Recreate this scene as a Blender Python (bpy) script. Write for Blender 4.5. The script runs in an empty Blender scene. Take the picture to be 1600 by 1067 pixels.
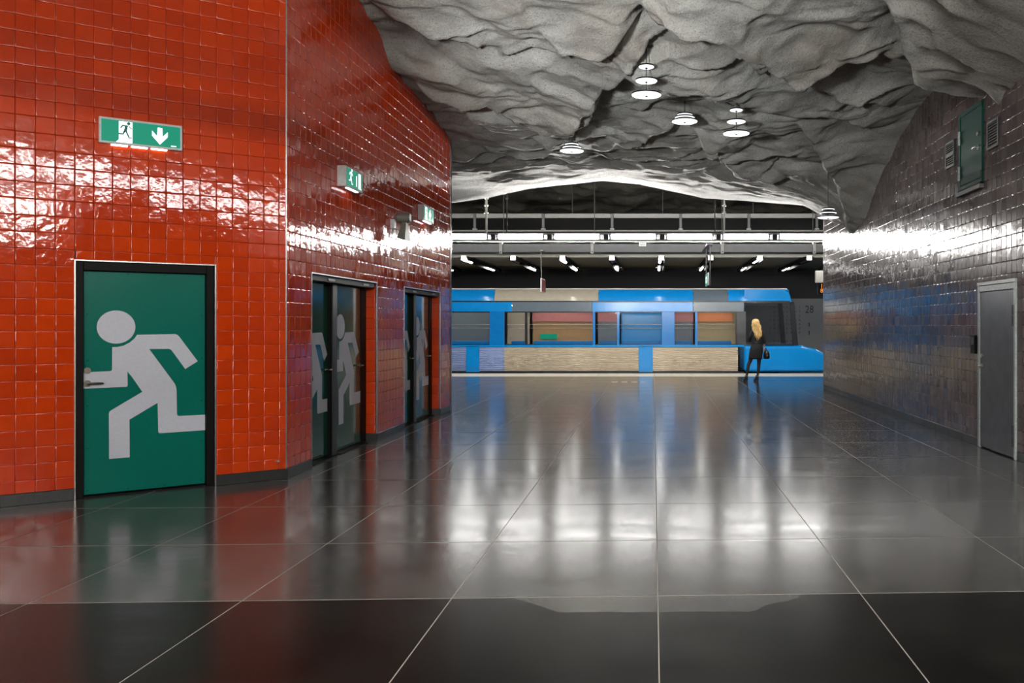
import bpy, math, random
import numpy as np
from mathutils import Vector, Matrix

random.seed(7)
RNG = np.random.default_rng(11)
SC = bpy.context.scene
COL = SC.collection

# ------------------------------------------------------------------ camera, world, exposure
F, VX, VY, CH = 1380.0, 1021.0, 508.0, 1.6        # focal length in pixels, vanishing point, eye height
cam_data = bpy.data.cameras.new('camera')
cam_data.sensor_width = 36.0
cam_data.lens = F / 1600 * 36
cam_data.shift_x = -(VX - 800) / 1600
cam_data.shift_y = -(533.5 - VY) / 1600
cam_data.clip_start = 0.05
cam = bpy.data.objects.new('camera', cam_data)
cam.location = (0, 0, CH)
cam.rotation_euler = (math.pi / 2, 0, 0)
COL.objects.link(cam)
SC.camera = cam

world = bpy.data.worlds.new('world')
SC.world = world
world.use_nodes = True
world.node_tree.nodes['Background'].inputs[0].default_value = (0.5, 0.55, 0.6, 1)
world.node_tree.nodes['Background'].inputs[1].default_value = 0.02

SC.view_settings.view_transform = 'Standard'
SC.view_settings.look = 'None'
SC.view_settings.gamma = 1
SC.view_settings.exposure = 0.0
SC.view_settings.use_curve_mapping = False

TUBE_POWER = 38.0        # platform tube row
HALL_POWER = 130.0        # tube rows of the hall behind the camera
TRACK_POWER = 30.0       # lamps under the grille over the track
DISC_POWER = 1.3         # tiered disc pendants
SIGN_POWER = 1.0
TRAIN_POWER = 9.0

FILL_UPLIGHT_POWER = 1450.0   # spots added out of view to brighten the rock

for ux, uy, uz, tx, ty, tz, share in ((-2.3, 2.4, 2.6, .5, 13.0, 5.6, 1.9), (-2.7, 2.0, 2.6, .3, 19.5, 6.3, 2.6)):
    ld = bpy.data.lights.new('fill_uplighter', 'SPOT')
    ld.energy = FILL_UPLIGHT_POWER * share
    ld.color = (.97, 1.0, 1.0)
    ld.spot_size = math.radians(46 if share < 2 else 29)
    ld.spot_blend = .8
    ld.shadow_soft_size = .25
    lo = bpy.data.objects.new('fill_uplighter_lamp', ld)
    lo.location = (ux, uy, uz)
    lo.rotation_euler = (Vector((tx, ty, tz)) - Vector((ux, uy, uz))).to_track_quat('-Z', 'Y').to_euler()
    COL.objects.link(lo)

# added area lights without fixtures that brighten the rock lip and the train
for nm, loc, aim, sx, sy, power, spread in (
        ('lip_fill', (0, 27.7, 4.19), (0, 22.0, 7.4), 15.0, .10, 5000.0, 80),
        ('train_fill', (0, 22.75, 5.75), (0, 29.6, .9), 15.0, .25, 165.0, 85)):
    ld = bpy.data.lights.new(nm, 'AREA')
    ld.shape = 'RECTANGLE'
    ld.size, ld.size_y = sx, sy
    ld.energy = power
    ld.color = (1.0, .97, .93)
    ld.spread = math.radians(spread)
    lo = bpy.data.objects.new(nm, ld)
    lo.location = loc
    lo.rotation_euler = (Vector(aim) - Vector(loc)).to_track_quat('-Z', 'Y').to_euler()
    COL.objects.link(lo)


# ------------------------------------------------------------------ helpers
def link(o, parent=None):
    COL.objects.link(o)
    if parent is not None:
        o.parent = parent
    return o


def tag(o, label=None, cat=None, group=None, kind=None):
    if label: o['label'] = label
    if cat: o['category'] = cat
    if group: o['group'] = group
    if kind: o['kind'] = kind
    return o


def empty(name, loc=(0, 0, 0), rz=0.0, label=None, cat=None, group=None, kind=None):
    o = bpy.data.objects.new(name, None)
    o.empty_display_size = 0.1
    o.location = loc
    o.rotation_euler = (0, 0, rz)
    link(o)
    return tag(o, label, cat, group, kind)


def pix(x, y, Y):
    """world point at depth Y under pixel (x, y)"""
    return Vector(((x - VX) / F * Y, Y, CH + (VY - y) / F * Y))


class MB:
    """collects faces and links them as ONE mesh object"""
    def __init__(self):
        self.v, self.f, self.m = [], [], []

    def add(self, vs, fs, mi=0):
        b = len(self.v)
        self.v += [tuple(p) for p in vs]
        self.f += [tuple(i + b for i in f) for f in fs]
        self.m += [mi] * len(fs)
        return self

    def box(self, x0, x1, y0, y1, z0, z1, mi=0):
        vs = [(x, y, z) for x in (x0, x1) for y in (y0, y1) for z in (z0, z1)]
        fs = [(0, 1, 3, 2), (4, 6, 7, 5), (0, 4, 5, 1), (2, 3, 7, 6), (0, 2, 6, 4), (1, 5, 7, 3)]
        return self.add(vs, fs, mi)

    def bbox(self, x0, x1, y0, y1, z0, z1, b=0.01, mi=0):
        """box with chamfered edges"""
        b = min(b, (x1 - x0) / 2.2, (y1 - y0) / 2.2, (z1 - z0) / 2.2)
        X, Y, Z = (x0, x1), (y0, y1), (z0, z1)
        vs, idx = [], {}
        for i in (0, 1):
            for j in (0, 1):
                for k in (0, 1):
                    sx, sy, sz = (b, -b)[i], (b, -b)[j], (b, -b)[k]
                    for a in range(3):
                        p = [X[i], Y[j], Z[k]]
                        if a != 0: p[0] += sx
                        if a != 1: p[1] += sy
                        if a != 2: p[2] += sz
                        idx[(i, j, k, a)] = len(vs)
                        vs.append(p)
        fs = []
        c = [(0, 0), (1, 0), (1, 1), (0, 1)]
        for s in (0, 1):
            fs.append([idx[(s, p, q, 0)] for p, q in c])
            fs.append([idx[(p, s, q, 1)] for p, q in c])
            fs.append([idx[(p, q, s, 2)] for p, q in c])
        for p in (0, 1):
            for q in (0, 1):
                fs.append([idx[(0, p, q, 1)], idx[(1, p, q, 1)], idx[(1, p, q, 2)], idx[(0, p, q, 2)]])
                fs.append([idx[(p, 0, q, 0)], idx[(p, 1, q, 0)], idx[(p, 1, q, 2)], idx[(p, 0, q, 2)]])
                fs.append([idx[(p, q, 0, 0)], idx[(p, q, 1, 0)], idx[(p, q, 1, 1)], idx[(p, q, 0, 1)]])
        for i in (0, 1):
            for j in (0, 1):
                for k in (0, 1):
                    fs.append([idx[(i, j, k, a)] for a in range(3)])
        return self.add(vs, fs, mi)

    def tube(self, p0, p1, r0, r1=None, n=10, mi=0, caps=True):
        r1 = r0 if r1 is None else r1
        p0, p1 = Vector(p0), Vector(p1)
        d = (p1 - p0).normalized()
        a = d.orthogonal().normalized()
        b = d.cross(a)
        vs, fs = [], []
        for p, r in ((p0, r0), (p1, r1)):
            for i in range(n):
                t = 2 * math.pi * i / n
                vs.append(p + a * (r * math.cos(t)) + b * (r * math.sin(t)))
        for i in range(n):
            j = (i + 1) % n
            fs.append((i, j, n + j, n + i))
        if caps:
            fs.append(tuple(range(n - 1, -1, -1)))
            fs.append(tuple(range(n, 2 * n)))
        return self.add(vs, fs, mi)

    def path(self, pts, rs, n=8, mi=0):
        """tapered tube along a polyline"""
        pts = [Vector(p) for p in pts]
        vs, fs = [], []
        up = None
        for i, p in enumerate(pts):
            d = (pts[min(i + 1, len(pts) - 1)] - pts[max(i - 1, 0)]).normalized()
            if up is None:
                up = d.orthogonal().normalized()
            a = (up - d * up.dot(d)).normalized()
            b = d.cross(a)
            up = a
            r = rs[i] if hasattr(rs, '__len__') else rs
            for k in range(n):
                t = 2 * math.pi * k / n
                vs.append(p + a * (r * math.cos(t)) + b * (r * math.sin(t)))
        for i in range(len(pts) - 1):
            for k in range(n):
                j = (k + 1) % n
                fs.append((i * n + k, i * n + j, (i + 1) * n + j, (i + 1) * n + k))
        fs.append(tuple(range(n - 1, -1, -1)))
        e = (len(pts) - 1) * n
        fs.append(tuple(range(e, e + n)))
        return self.add(vs, fs, mi)

    def lathe(self, prof, c=(0, 0, 0), n=24, mi=0):
        vs, fs = [], []
        for r, z in prof:
            for i in range(n):
                t = 2 * math.pi * i / n
                vs.append((c[0] + r * math.cos(t), c[1] + r * math.sin(t), c[2] + z))
        for k in range(len(prof) - 1):
            for i in range(n):
                j = (i + 1) % n
                fs.append((k * n + i, k * n + j, (k + 1) * n + j, (k + 1) * n + i))
        fs.append(tuple(range(n - 1, -1, -1)))
        e = (len(prof) - 1) * n
        fs.append(tuple(range(e, e + n)))
        return self.add(vs, fs, mi)

    def rings(self, secs, n=20, mi=0):
        """loft of ellipses (cx, cy, z, rx, ry)"""
        vs, fs = [], []
        for cx, cy, z, rx, ry in secs:
            for i in range(n):
                t = 2 * math.pi * i / n
                vs.append((cx + rx * math.cos(t), cy + ry * math.sin(t), z))
        for k in range(len(secs) - 1):
            for i in range(n):
                j = (i + 1) % n
                fs.append((k * n + i, k * n + j, (k + 1) * n + j, (k + 1) * n + i))
        fs.append(tuple(range(n - 1, -1, -1)))
        e = (len(secs) - 1) * n
        fs.append(tuple(range(e, e + n)))
        return self.add(vs, fs, mi)

    def prism(self, poly, y0, y1, mi=0):
        """polygon in (x, z) extruded from y0 to y1"""
        n = len(poly)
        vs = [(p[0], y0, p[1]) for p in poly] + [(p[0], y1, p[1]) for p in poly]
        fs = [tuple(range(n)), tuple(range(2 * n - 1, n - 1, -1))]
        for i in range(n):
            j = (i + 1) % n
            fs.append((i, n + i, n + j, j))
        return self.add(vs, fs, mi)

    def mesh(self, name):
        me = bpy.data.meshes.new(name)
        me.from_pydata(self.v, [], self.f)
        me.update()
        return me

    def build(self, name, mat, parent=None, smooth=False, label=None, cat=None, group=None, kind=None, fix=True):
        me = self.mesh(name)
        mats = mat if isinstance(mat, (list, tuple)) else [mat]
        for m in mats:
            me.materials.append(m)
        if len(mats) > 1:
            me.polygons.foreach_set('material_index', self.m)
        if fix:
            import bmesh
            bm = bmesh.new()
            bm.from_mesh(me)
            bmesh.ops.recalc_face_normals(bm, faces=bm.faces)
            bm.to_mesh(me)
            bm.free()
        if smooth:
            me.polygons.foreach_set('use_smooth', [True] * len(me.polygons))
        o = bpy.data.objects.new(name, me)
        link(o, parent)
        return tag(o, label, cat, group, kind)


def auto_smooth(o, deg=35):
    me = o.data
    import bmesh
    bm = bmesh.new()
    bm.from_mesh(me)
    for f in bm.faces: f.smooth = True
    for e in bm.edges:
        if len(e.link_faces) == 2 and e.calc_face_angle(0) > math.radians(deg):
            e.smooth = False
    bm.to_mesh(me)
    bm.free()
    return o


def copy_tree(o, parent=None):
    c = o.copy()
    COL.objects.link(c)
    if parent is not None:
        c.parent = parent
    for ch in list(o.children):
        copy_tree(ch, c)
    return c


def text_mesh(s, size, name, mat, parent, loc, rot, font_scale=(1, 1), depth=0.002, align='CENTER'):
    """flat lettering as mesh"""
    cu = bpy.data.curves.new(name, 'FONT')
    cu.body = s
    cu.size = size
    cu.align_x = align
    cu.align_y = 'CENTER'
    cu.extrude = depth
    cu.resolution_u = 2
    tmp = bpy.data.objects.new(name, cu)
    COL.objects.link(tmp)
    dg = bpy.context.evaluated_depsgraph_get()
    me = bpy.data.meshes.new_from_object(tmp.evaluated_get(dg))
    bpy.data.objects.remove(tmp)
    bpy.data.curves.remove(cu)
    me.materials.clear()
    me.materials.append(mat)
    o = bpy.data.objects.new(name, me)
    link(o, parent)
    o.location = loc
    o.rotation_euler = rot
    o.scale = (font_scale[0], font_scale[1], 1)
    return o


# ------------------------------------------------------------------ materials
class NT:
    def __init__(self, name):
        self.mat = bpy.data.materials.new(name)
        self.mat.use_nodes = True
        self.t = self.mat.node_tree
        self.b = self.t.nodes['Principled BSDF']

    def n(self, typ, **kw):
        nd = self.t.nodes.new(typ)
        for k, v in kw.items():
            if k.startswith('i_'):
                key = k[2:]
                key = int(key) if key.isdigit() else key.replace('_', ' ')
                nd.inputs[key].default_value = v
            else:
                setattr(nd, k, v)
        return nd

    def l(self, a, b):
        self.t.links.new(a, b)

    def noise(self, scale, detail=4, rough=0.55, vec=None, mapping=None):
        nd = self.n('ShaderNodeTexNoise')
        nd.inputs['Scale'].default_value = scale
        nd.inputs['Detail'].default_value = detail
        nd.inputs['Roughness'].default_value = rough
        if vec is not None:
            self.l(vec, nd.inputs['Vector'])
        return nd

    def pos(self, scale=(1, 1, 1)):
        g = self.n('ShaderNodeNewGeometry')
        mp = self.n('ShaderNodeMapping')
        mp.inputs['Scale'].default_value = scale
        self.l(g.outputs['Position'], mp.inputs['Vector'])
        return mp.outputs['Vector']

    def ramp(self, fac, stops):
        r = self.n('ShaderNodeValToRGB')
        el = r.color_ramp.elements
        while len(el) > 1:
            el.remove(el[-1])
        for i, (p, c) in enumerate(stops):
            e = el[0] if i == 0 else el.new(p)
            e.position = p
            e.color = (c[0], c[1], c[2], 1) if hasattr(c, '__len__') else (c, c, c, 1)
        self.l(fac, r.inputs['Fac'])
        return r.outputs['Color']

    def math(self, op, a, b=None, c=None):
        m = self.n('ShaderNodeMath', operation=op)
        for i, x in enumerate((a, b, c)):
            if x is None: continue
            if hasattr(x, 'is_linked') or hasattr(x, 'links'):
                self.l(x, m.inputs[i])
            else:
                m.inputs[i].default_value = x
        return m.outputs[0]

    def bump(self, h, strength=0.3, dist=0.01, prev=None):
        bn = self.n('ShaderNodeBump')
        bn.inputs['Strength'].default_value = strength
        bn.inputs['Distance'].default_value = dist
        self.l(h, bn.inputs['Height'])
        if prev is not None:
            self.l(prev, bn.inputs['Normal'])
        return bn.outputs['Normal']


def simple(name, col, rough=0.5, metal=0.0, spec=0.5, grain=0.12, gscale=40):
    k = NT(name)
    b = k.b
    b.inputs['Roughness'].default_value = rough
    b.inputs['Metallic'].default_value = metal
    b.inputs['Specular IOR Level'].default_value = spec
    nz = k.noise(gscale, 4, vec=k.pos())
    lo = [c * (1 - grain) for c in col]
    hi = [min(1, c * (1 + grain)) for c in col]
    k.l(k.ramp(nz.outputs['Fac'], [(0.3, lo), (0.7, hi)]), b.inputs['Base Color'])
    return k.mat


def emitter(name, col, power):
    k = NT(name)
    k.b.inputs['Base Color'].default_value = (*[min(1, c) * .2 for c in col], 1)
    k.b.inputs['Emission Color'].default_value = (*col, 1)
    k.b.inputs['Emission Strength'].default_value = power
    k.b.inputs['Roughness'].default_value = 0.4
    k.b.inputs['Specular IOR Level'].default_value = 0.15
    return k.mat


def tile_material(name, stops, rough=0.1):
    """glazed wall tile: every tile a little different in tone, wavy glaze"""
    k = NT(name)
    b = k.b
    oi = k.n('ShaderNodeObjectInfo')
    g = k.n('ShaderNodeNewGeometry')
    r = k.math('FRACT', k.math('ADD', k.math('MULTIPLY', oi.outputs['Random'], 7.13), g.outputs['Random Per Island']))
    nz = k.noise(14, 3, vec=k.pos())
    mix = k.math('ADD', k.math('MULTIPLY', r, 0.75), k.math('MULTIPLY', nz.outputs['Fac'], 0.25))
    k.l(k.ramp(mix, stops), b.inputs['Base Color'])
    b.inputs['Specular IOR Level'].default_value = 0.55
    rn = k.noise(30, 3, vec=k.pos())
    k.l(k.math('ADD', k.math('MULTIPLY', rn.outputs['Fac'], 0.10), rough - 0.05), b.inputs['Roughness'])
    n1 = k.noise(11, 2, 0.5, vec=k.pos())
    n2 = k.noise(55, 3, 0.6, vec=k.pos())
    bp = k.bump(n1.outputs['Fac'], 0.30, 0.008)
    bp = k.bump(n2.outputs['Fac'], 0.08, 0.003, bp)
    k.l(bp, b.inputs['Normal'])
    return k.mat


M = {}
M['tile_red'] = tile_material('glazed_red_tile', [(0.0, (0.38, 0.027, 0.002)), (0.5, (0.43, 0.033, 0.002)), (1.0, (0.49, 0.041, 0.002))], 0.07)
M['tile_brown'] = tile_material('glazed_brown_tile', [(0.0, (0.075, 0.056, 0.054)), (0.5, (0.115, 0.088, 0.085)), (1.0, (0.165, 0.128, 0.122))], 0.13)
M['grout_red'] = simple('dark_red_grout', (0.035, 0.012, 0.008), 0.8)
M['grout_brown'] = simple('dark_grout', (0.03, 0.026, 0.024), 0.8)
M['stone_base'] = simple('black_stone_skirting', (0.016, 0.017, 0.016), 0.35, grain=0.5, gscale=60)
M['black'] = simple('black_paint', (0.004, 0.004, 0.004), 0.5, spec=0.08)
M['dark_metal'] = simple('dark_grey_metal', (0.03, 0.032, 0.034), 0.45, 0.3)
M['mid_metal'] = simple('mid_grey_metal', (0.11, 0.11, 0.105), 0.45, 0.2)
M['pale_metal'] = simple('pale_painted_metal', (0.42, 0.41, 0.38), 0.45, 0.0)
M['steel'] = simple('brushed_steel', (0.55, 0.53, 0.50), 0.28, 1.0)
M['bronze'] = simple('dark_bronze_handle', (0.16, 0.14, 0.115), 0.35, 1.0)
M['rod_grey'] = simple('rod_grey', (0.07, 0.07, 0.065), 0.5)
M['sign_housing'] = simple('grey_sign_housing', (0.42, 0.42, 0.41), 0.45)
M['green_door'] = simple('green_gloss_door', (0.001, 0.108, 0.078), 0.2, spec=0.3, grain=0.06, gscale=90)
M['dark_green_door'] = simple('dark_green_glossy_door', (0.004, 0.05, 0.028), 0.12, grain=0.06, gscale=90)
M['picto'] = simple('pale_grey_pictogram', (0.39, 0.40, 0.45), 0.4, grain=0.04)
M['grey_door'] = simple('grey_painted_steel', (0.075, 0.08, 0.09), 0.35, grain=0.25, gscale=6)
M['frame_grey'] = simple('pale_grey_frame', (0.36, 0.41, 0.40), 0.4, grain=0.2)
M['hatch_green'] = simple('hatch_green', (0.004, 0.062, 0.044), 0.35, spec=0.12, grain=0.15)
M['horn'] = simple('grey_horn_plastic', (0.115, 0.115, 0.095), 0.5)
M['white'] = simple('white_enamel', (0.75, 0.75, 0.74), 0.35)
M['edge'] = simple('pale_edge_stone', (0.55, 0.52, 0.46), 0.5, grain=0.2)
M['track'] = simple('dark_ballast', (0.02, 0.019, 0.018), 0.9, grain=0.6)
M['tube'] = emitter('fluorescent_tube', (1.0, 0.98, 0.95), TUBE_POWER)
M['hall_tube'] = emitter('hall_fluorescent_tube', (1.0, 0.97, 0.92), HALL_POWER * .5)
M['hall_tube_back'] = emitter('hall_fluorescent_tube_back', (1.0, 0.97, 0.92), HALL_POWER * 1.7)
M['track_lamp'] = emitter('track_lamp_tube', (1.0, 0.98, 0.95), TRACK_POWER)
M['disc_white'] = emitter('opal_disc', (0.95, 0.97, 1.0), DISC_POWER)
M['sign_green'] = emitter('lit_green_panel', (0.0, 0.24, 0.145), SIGN_POWER)
M['sign_white'] = emitter('lit_white_panel', (0.92, 0.97, 1.0), SIGN_POWER * 1.5)
M['sign_led'] = emitter('sign_lamp_strip', (0.95, 0.95, 1.0), 5.0)
M['led_orange'] = emitter('orange_led', (1.0, 0.30, 0.03), 1.0)

# rock ceiling: sprayed concrete
def rock_material(name, lo, hi, tint):
    k = NT(name)
    b = k.b
    v = k.pos()
    n0 = k.noise(0.9, 5, 0.6, vec=v)
    n1 = k.noise(26, 6, 0.7, vec=v)
    n2 = k.noise(48, 5, 0.75, vec=v)
    base = k.ramp(k.math('ADD', k.math('MULTIPLY', n0.outputs['Fac'], 0.65), k.math('MULTIPLY', n1.outputs['Fac'], 0.35)),
                  [(0.33, lo), (0.52, [(a + c) / 2 for a, c in zip(lo, hi)]), (0.70, hi)])
    pores = k.ramp(n2.outputs['Fac'], [(0.34, 0.22), (0.46, 1.0)])
    mul = k.n('ShaderNodeMix', data_type='RGBA', blend_type='MULTIPLY')
    mul.inputs['Factor'].default_value = 0.8
    k.l(base, mul.inputs[6]); k.l(pores, mul.inputs[7])
    stain = k.ramp(k.noise(0.55, 5, 0.65, vec=k.pos((1, 0.7, 1))).outputs['Fac'], [(0.52, 0.0), (0.70, 0.75)])
    mx = k.n('ShaderNodeMix', data_type='RGBA')
    k.l(stain, mx.inputs['Factor'])
    k.l(mul.outputs[2], mx.inputs[6])
    mx.inputs[7].default_value = (*tint, 1)
    k.l(mx.outputs[2], b.inputs['Base Color'])
    b.inputs['Roughness'].default_value = 0.85
    b.inputs['Specular IOR Level'].default_value = 0.2
    n3 = k.noise(7, 6, 0.65, vec=v)
    bp = k.bump(n3.outputs['Fac'], 0.35, 0.07)
    bp = k.bump(n1.outputs['Fac'], 0.7, 0.03, bp)
    bp = k.bump(n2.outputs['Fac'], 0.6, 0.014, bp)
    k.l(bp, b.inputs['Normal'])
    return k.mat


M['rock'] = rock_material('sprayed_concrete_rock', (0.20, 0.195, 0.18), (0.43, 0.425, 0.40), (0.20, 0.165, 0.135))
M['rock_dark'] = rock_material('dark_rock', (0.06, 0.06, 0.05), (0.14, 0.135, 0.115), (0.07, 0.06, 0.045))  # darker tones of the concrete for the platform vault


def floor_material():
    """ground and polished dark stone; the nearest row is worn dull except for a paler polished patch"""
    k = NT('polished_dark_stone')
    b = k.b
    g = k.n('ShaderNodeNewGeometry')
    sp = k.n('ShaderNodeSeparateXYZ')
    k.l(g.outputs['Position'], sp.inputs[0])
    px, py = sp.outputs['X'], sp.outputs['Y']
    v = k.pos()
    edge = k.noise(5, 4, 0.6, vec=v)
    wob = k.math('MULTIPLY', k.math('SUBTRACT', edge.outputs['Fac'], 0.5), 0.18)
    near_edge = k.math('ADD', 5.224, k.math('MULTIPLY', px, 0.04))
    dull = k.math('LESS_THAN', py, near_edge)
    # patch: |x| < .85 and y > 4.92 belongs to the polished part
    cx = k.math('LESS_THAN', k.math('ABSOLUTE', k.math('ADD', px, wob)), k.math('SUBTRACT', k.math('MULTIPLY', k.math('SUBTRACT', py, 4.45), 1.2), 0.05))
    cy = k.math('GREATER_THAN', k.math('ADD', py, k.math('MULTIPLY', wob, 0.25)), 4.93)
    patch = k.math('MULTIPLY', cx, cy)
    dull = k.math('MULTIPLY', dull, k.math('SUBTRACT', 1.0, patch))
    speck = k.noise(140, 5, 0.75, vec=v)
    cloud = k.noise(2.2, 5, 0.6, vec=k.pos((1, 0.6, 1)))
    f1 = k.math('ADD', k.math('MULTIPLY', speck.outputs['Fac'], 0.55), k.math('MULTIPLY', cloud.outputs['Fac'], 0.45))
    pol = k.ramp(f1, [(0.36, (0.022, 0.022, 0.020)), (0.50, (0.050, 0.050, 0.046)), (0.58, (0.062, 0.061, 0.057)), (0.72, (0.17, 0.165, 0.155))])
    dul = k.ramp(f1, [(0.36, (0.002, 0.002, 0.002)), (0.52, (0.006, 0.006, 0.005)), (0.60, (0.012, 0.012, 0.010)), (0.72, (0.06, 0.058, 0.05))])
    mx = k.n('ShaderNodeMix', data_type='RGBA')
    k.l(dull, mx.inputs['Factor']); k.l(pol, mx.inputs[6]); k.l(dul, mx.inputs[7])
    oi = k.n('ShaderNodeObjectInfo')
    tone = k.math('ADD', 0.85, k.math('MULTIPLY', oi.outputs['Random'], 0.3))
    mm = k.n('ShaderNodeMix', data_type='RGBA', blend_type='MULTIPLY')
    mm.inputs['Factor'].default_value = 1.0
    k.l(mx.outputs[2], mm.inputs[6]); k.l(tone, mm.inputs[7])
    k.l(mm.outputs[2], b.inputs['Base Color'])
    streak = k.noise(1.6, 6, 0.65, vec=k.pos((0.7, 2.2, 1)))
    r0 = k.math('ADD', k.math('MULTIPLY', streak.outputs['Fac'], 0.20), 0.07)
    r1 = k.math('ADD', r0, k.math('MULTIPLY', dull, 0.06))
    k.l(r1, b.inputs['Roughness'])
    k.l(k.math('SUBTRACT', 0.6, k.math('MULTIPLY', dull, 0.50)), b.inputs['Specular IOR Level'])
    b.inputs['Coat Weight'].default_value = 0.0
    h = k.noise(3.5, 4, 0.6, vec=v)
    bp = k.bump(h.outputs['Fac'], 0.06, 0.02)
    bp = k.bump(speck.outputs['Fac'], 0.015, 0.001, bp)
    k.l(bp, b.inputs['Normal'])
    return k.mat


M['floor'] = floor_material()
M['grout_pale'] = simple('pale_joint', (0.30, 0.275, 0.24), 0.7)

# ------------------------------------------------------------------ rock ceiling height
XL, XR = -3.83, 4.315                 # planes of the left and right tiled walls
Y_LIP = 22.2
CAN = math.atan2(1819.0, 1380.0)      # the near red wall is turned by this angle out of the hall axis
SA, CA = math.sin(CAN), math.cos(CAN)
CORNER = Vector((XL, 9.21, 0))

_perm = np.random.default_rng(5).permutation(4096)


def pnoise(x, y, seed=0):
    """2-D gradient noise, about -1..1"""
    xi, yi = np.floor(x).astype(int), np.floor(y).astype(int)
    xf, yf = x - xi, y - yi

    def grad(ix, iy):
        h = _perm[(ix * 57 + _perm[(iy * 131 + seed * 17) % 4096]) % 4096]
        a = h / 4096.0 * 2 * np.pi * 7
        return np.cos(a), np.sin(a)
    u = xf * xf * xf * (xf * (xf * 6 - 15) + 10)
    v = yf * yf * yf * (yf * (yf * 6 - 15) + 10)
    def dot(ix, iy, dx, dy):
        gx, gy = grad(ix, iy)
        return gx * dx + gy * dy
    a = dot(xi, yi, xf, yf)
    b = dot(xi + 1, yi, xf - 1, yf)
    c = dot(xi, yi + 1, xf, yf - 1)
    d = dot(xi + 1, yi + 1, xf - 1, yf - 1)
    return 1.5 * ((a * (1 - u) + b * u) * (1 - v) + (c * (1 - u) + d * u) * v)


BASE = [
    (-10, [(-8, 6.3), (-1, 6.0), (4.3, 5.2)]),
    (9.0, [(-7, 6.4), (-3.83, 6.05), (-1, 5.75), (1, 5.65), (3, 5.3), (4.3, 4.6), (5, 4.5)]),
    (10.6, [(-7, 6.3), (-3.83, 5.92), (-1, 5.60), (1, 5.55), (3, 5.2), (4.0, 4.6), (4.4, 4.42), (5, 4.4)]),
    (11.4, [(-7, 6.2), (-3.83, 5.80), (-1, 5.45), (1, 5.42), (3, 5.25), (4.0, 4.8), (4.4, 4.72), (5, 4.7)]),
    (12.2, [(-7, 6.1), (-3.83, 5.72), (-1, 5.38), (0, 5.32), (1, 5.32), (3, 5.3), (4.3, 5.1), (5, 5.1)]),
    (13.0, [(-7, 5.7), (-3.83, 5.38), (-1, 5.27), (1, 5.20), (3, 5.25), (4.3, 5.24), (5, 5.2)]),
    (14.2, [(-7, 5.6), (-3.83, 5.29), (-1, 5.12), (1, 5.12), (3, 5.2), (4.3, 5.18), (5, 5.1)]),
    (15.2, [(-7, 5.5), (-3.83, 5.28), (-1, 5.03), (1, 5.07), (3, 5.05), (4.3, 4.92), (5, 4.8)]),
    (16.3, [(-7, 5.1), (-3.83, 5.12), (-1, 4.98), (1, 5.02), (3, 4.90), (4.3, 4.62), (5, 4.5)]),
    (18.0, [(-7, 4.8), (-3.83, 4.92), (-1, 5.05), (1, 4.95), (2.5, 4.78), (3.5, 4.45), (4.3, 3.98), (5, 3.8)]),
    (19.5, [(-7, 4.7), (-3.83, 4.88), (-1, 5.09), (1, 4.92), (2.5, 4.70), (3.5, 4.38), (4.3, 3.88), (5, 3.7)]),
    (21.0, [(-7, 4.6), (-3.83, 4.89), (-1, 5.15), (1, 4.86), (2.5, 4.70), (3.5, 4.52), (4.3, 4.05), (5, 3.9)]),
    (22.2, [(-7, 4.5), (-5.1, 4.66), (-4.2, 4.785), (-3.07, 5.03), (-1.3, 5.22), (-.34, 5.14), (1.27, 4.785), (2.56, 4.70), (3.9, 4.60), (4.25, 4.45), (5, 4.2)]),
]


def fold_px(pts, z=5.2):
    out = []
    for x, y in pts:
        Y = F * (z - CH) / (VY - y)
        out.append(((x - VX) / F * Y, Y))
    return np.array(out)


# main folds: (lower silhouette of a hanging bulge as seen in the hall, drop, length of the belly)
FOLDS = [
    ([(590, 44), (640, 41), (680, 53), (725, 58), (765, 72)], .20, .45, 5.5),
    ([(640, 138), (700, 146), (760, 152), (820, 166), (880, 177), (915, 160), (950, 140)], .34, .8, 5.2),
    ([(850, 33), (890, 48), (935, 48), (965, 30), (1000, 22)], .18, .4, 5.5),
    ([(860, 168), (905, 152), (945, 120), (975, 105), (1000, 118), (1040, 126), (1090, 124), (1120, 135), (1170, 160)], .36, .9, 5.2),
    ([(1000, 6), (1030, 12), (1075, 12), (1130, 10), (1165, 25), (1205, 42), (1250, 58), (1310, 48), (1395, 44)], .42, .8, 5.5),
    ([(1150, 90), (1190, 105), (1250, 112), (1320, 100), (1380, 82)], .16, .4, 5.2),
    ([(1180, 165), (1230, 170), (1290, 166), (1330, 176), (1385, 186)], .26, .6, 5.1),
    ([(1085, 205), (1110, 220), (1135, 240), (1160, 256), (1200, 256), (1230, 252)], .30, .9, 4.95),
    ([(1250, 232), (1290, 258), (1320, 280), (1335, 310)], .25, .5, 4.6),
    ([(700, 252), (760, 246), (830, 250), (880, 240)], .10, .5, 4.9),
    ([(1395, 40), (1412, 70), (1440, 104), (1470, 112), (1510, 112), (1560, 126), (1610, 130)], .34, .6, 5.0),
    ([(700, 175), (760, 195), (830, 208), (880, 214)], .16, .6, 5.1),
    ([(940, 215), (985, 225), (1030, 208), (1055, 200)], .20, .6, 4.95),
    ([(780, 98), (830, 84), (880, 86)], .12, .3, 5.3),
    ([(1160, 60), (1230, 75), (1300, 78)], .14, .35, 5.4),
    ([(1280, 128), (1340, 140), (1400, 150)], .14, .35, 5.2),
]


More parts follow.
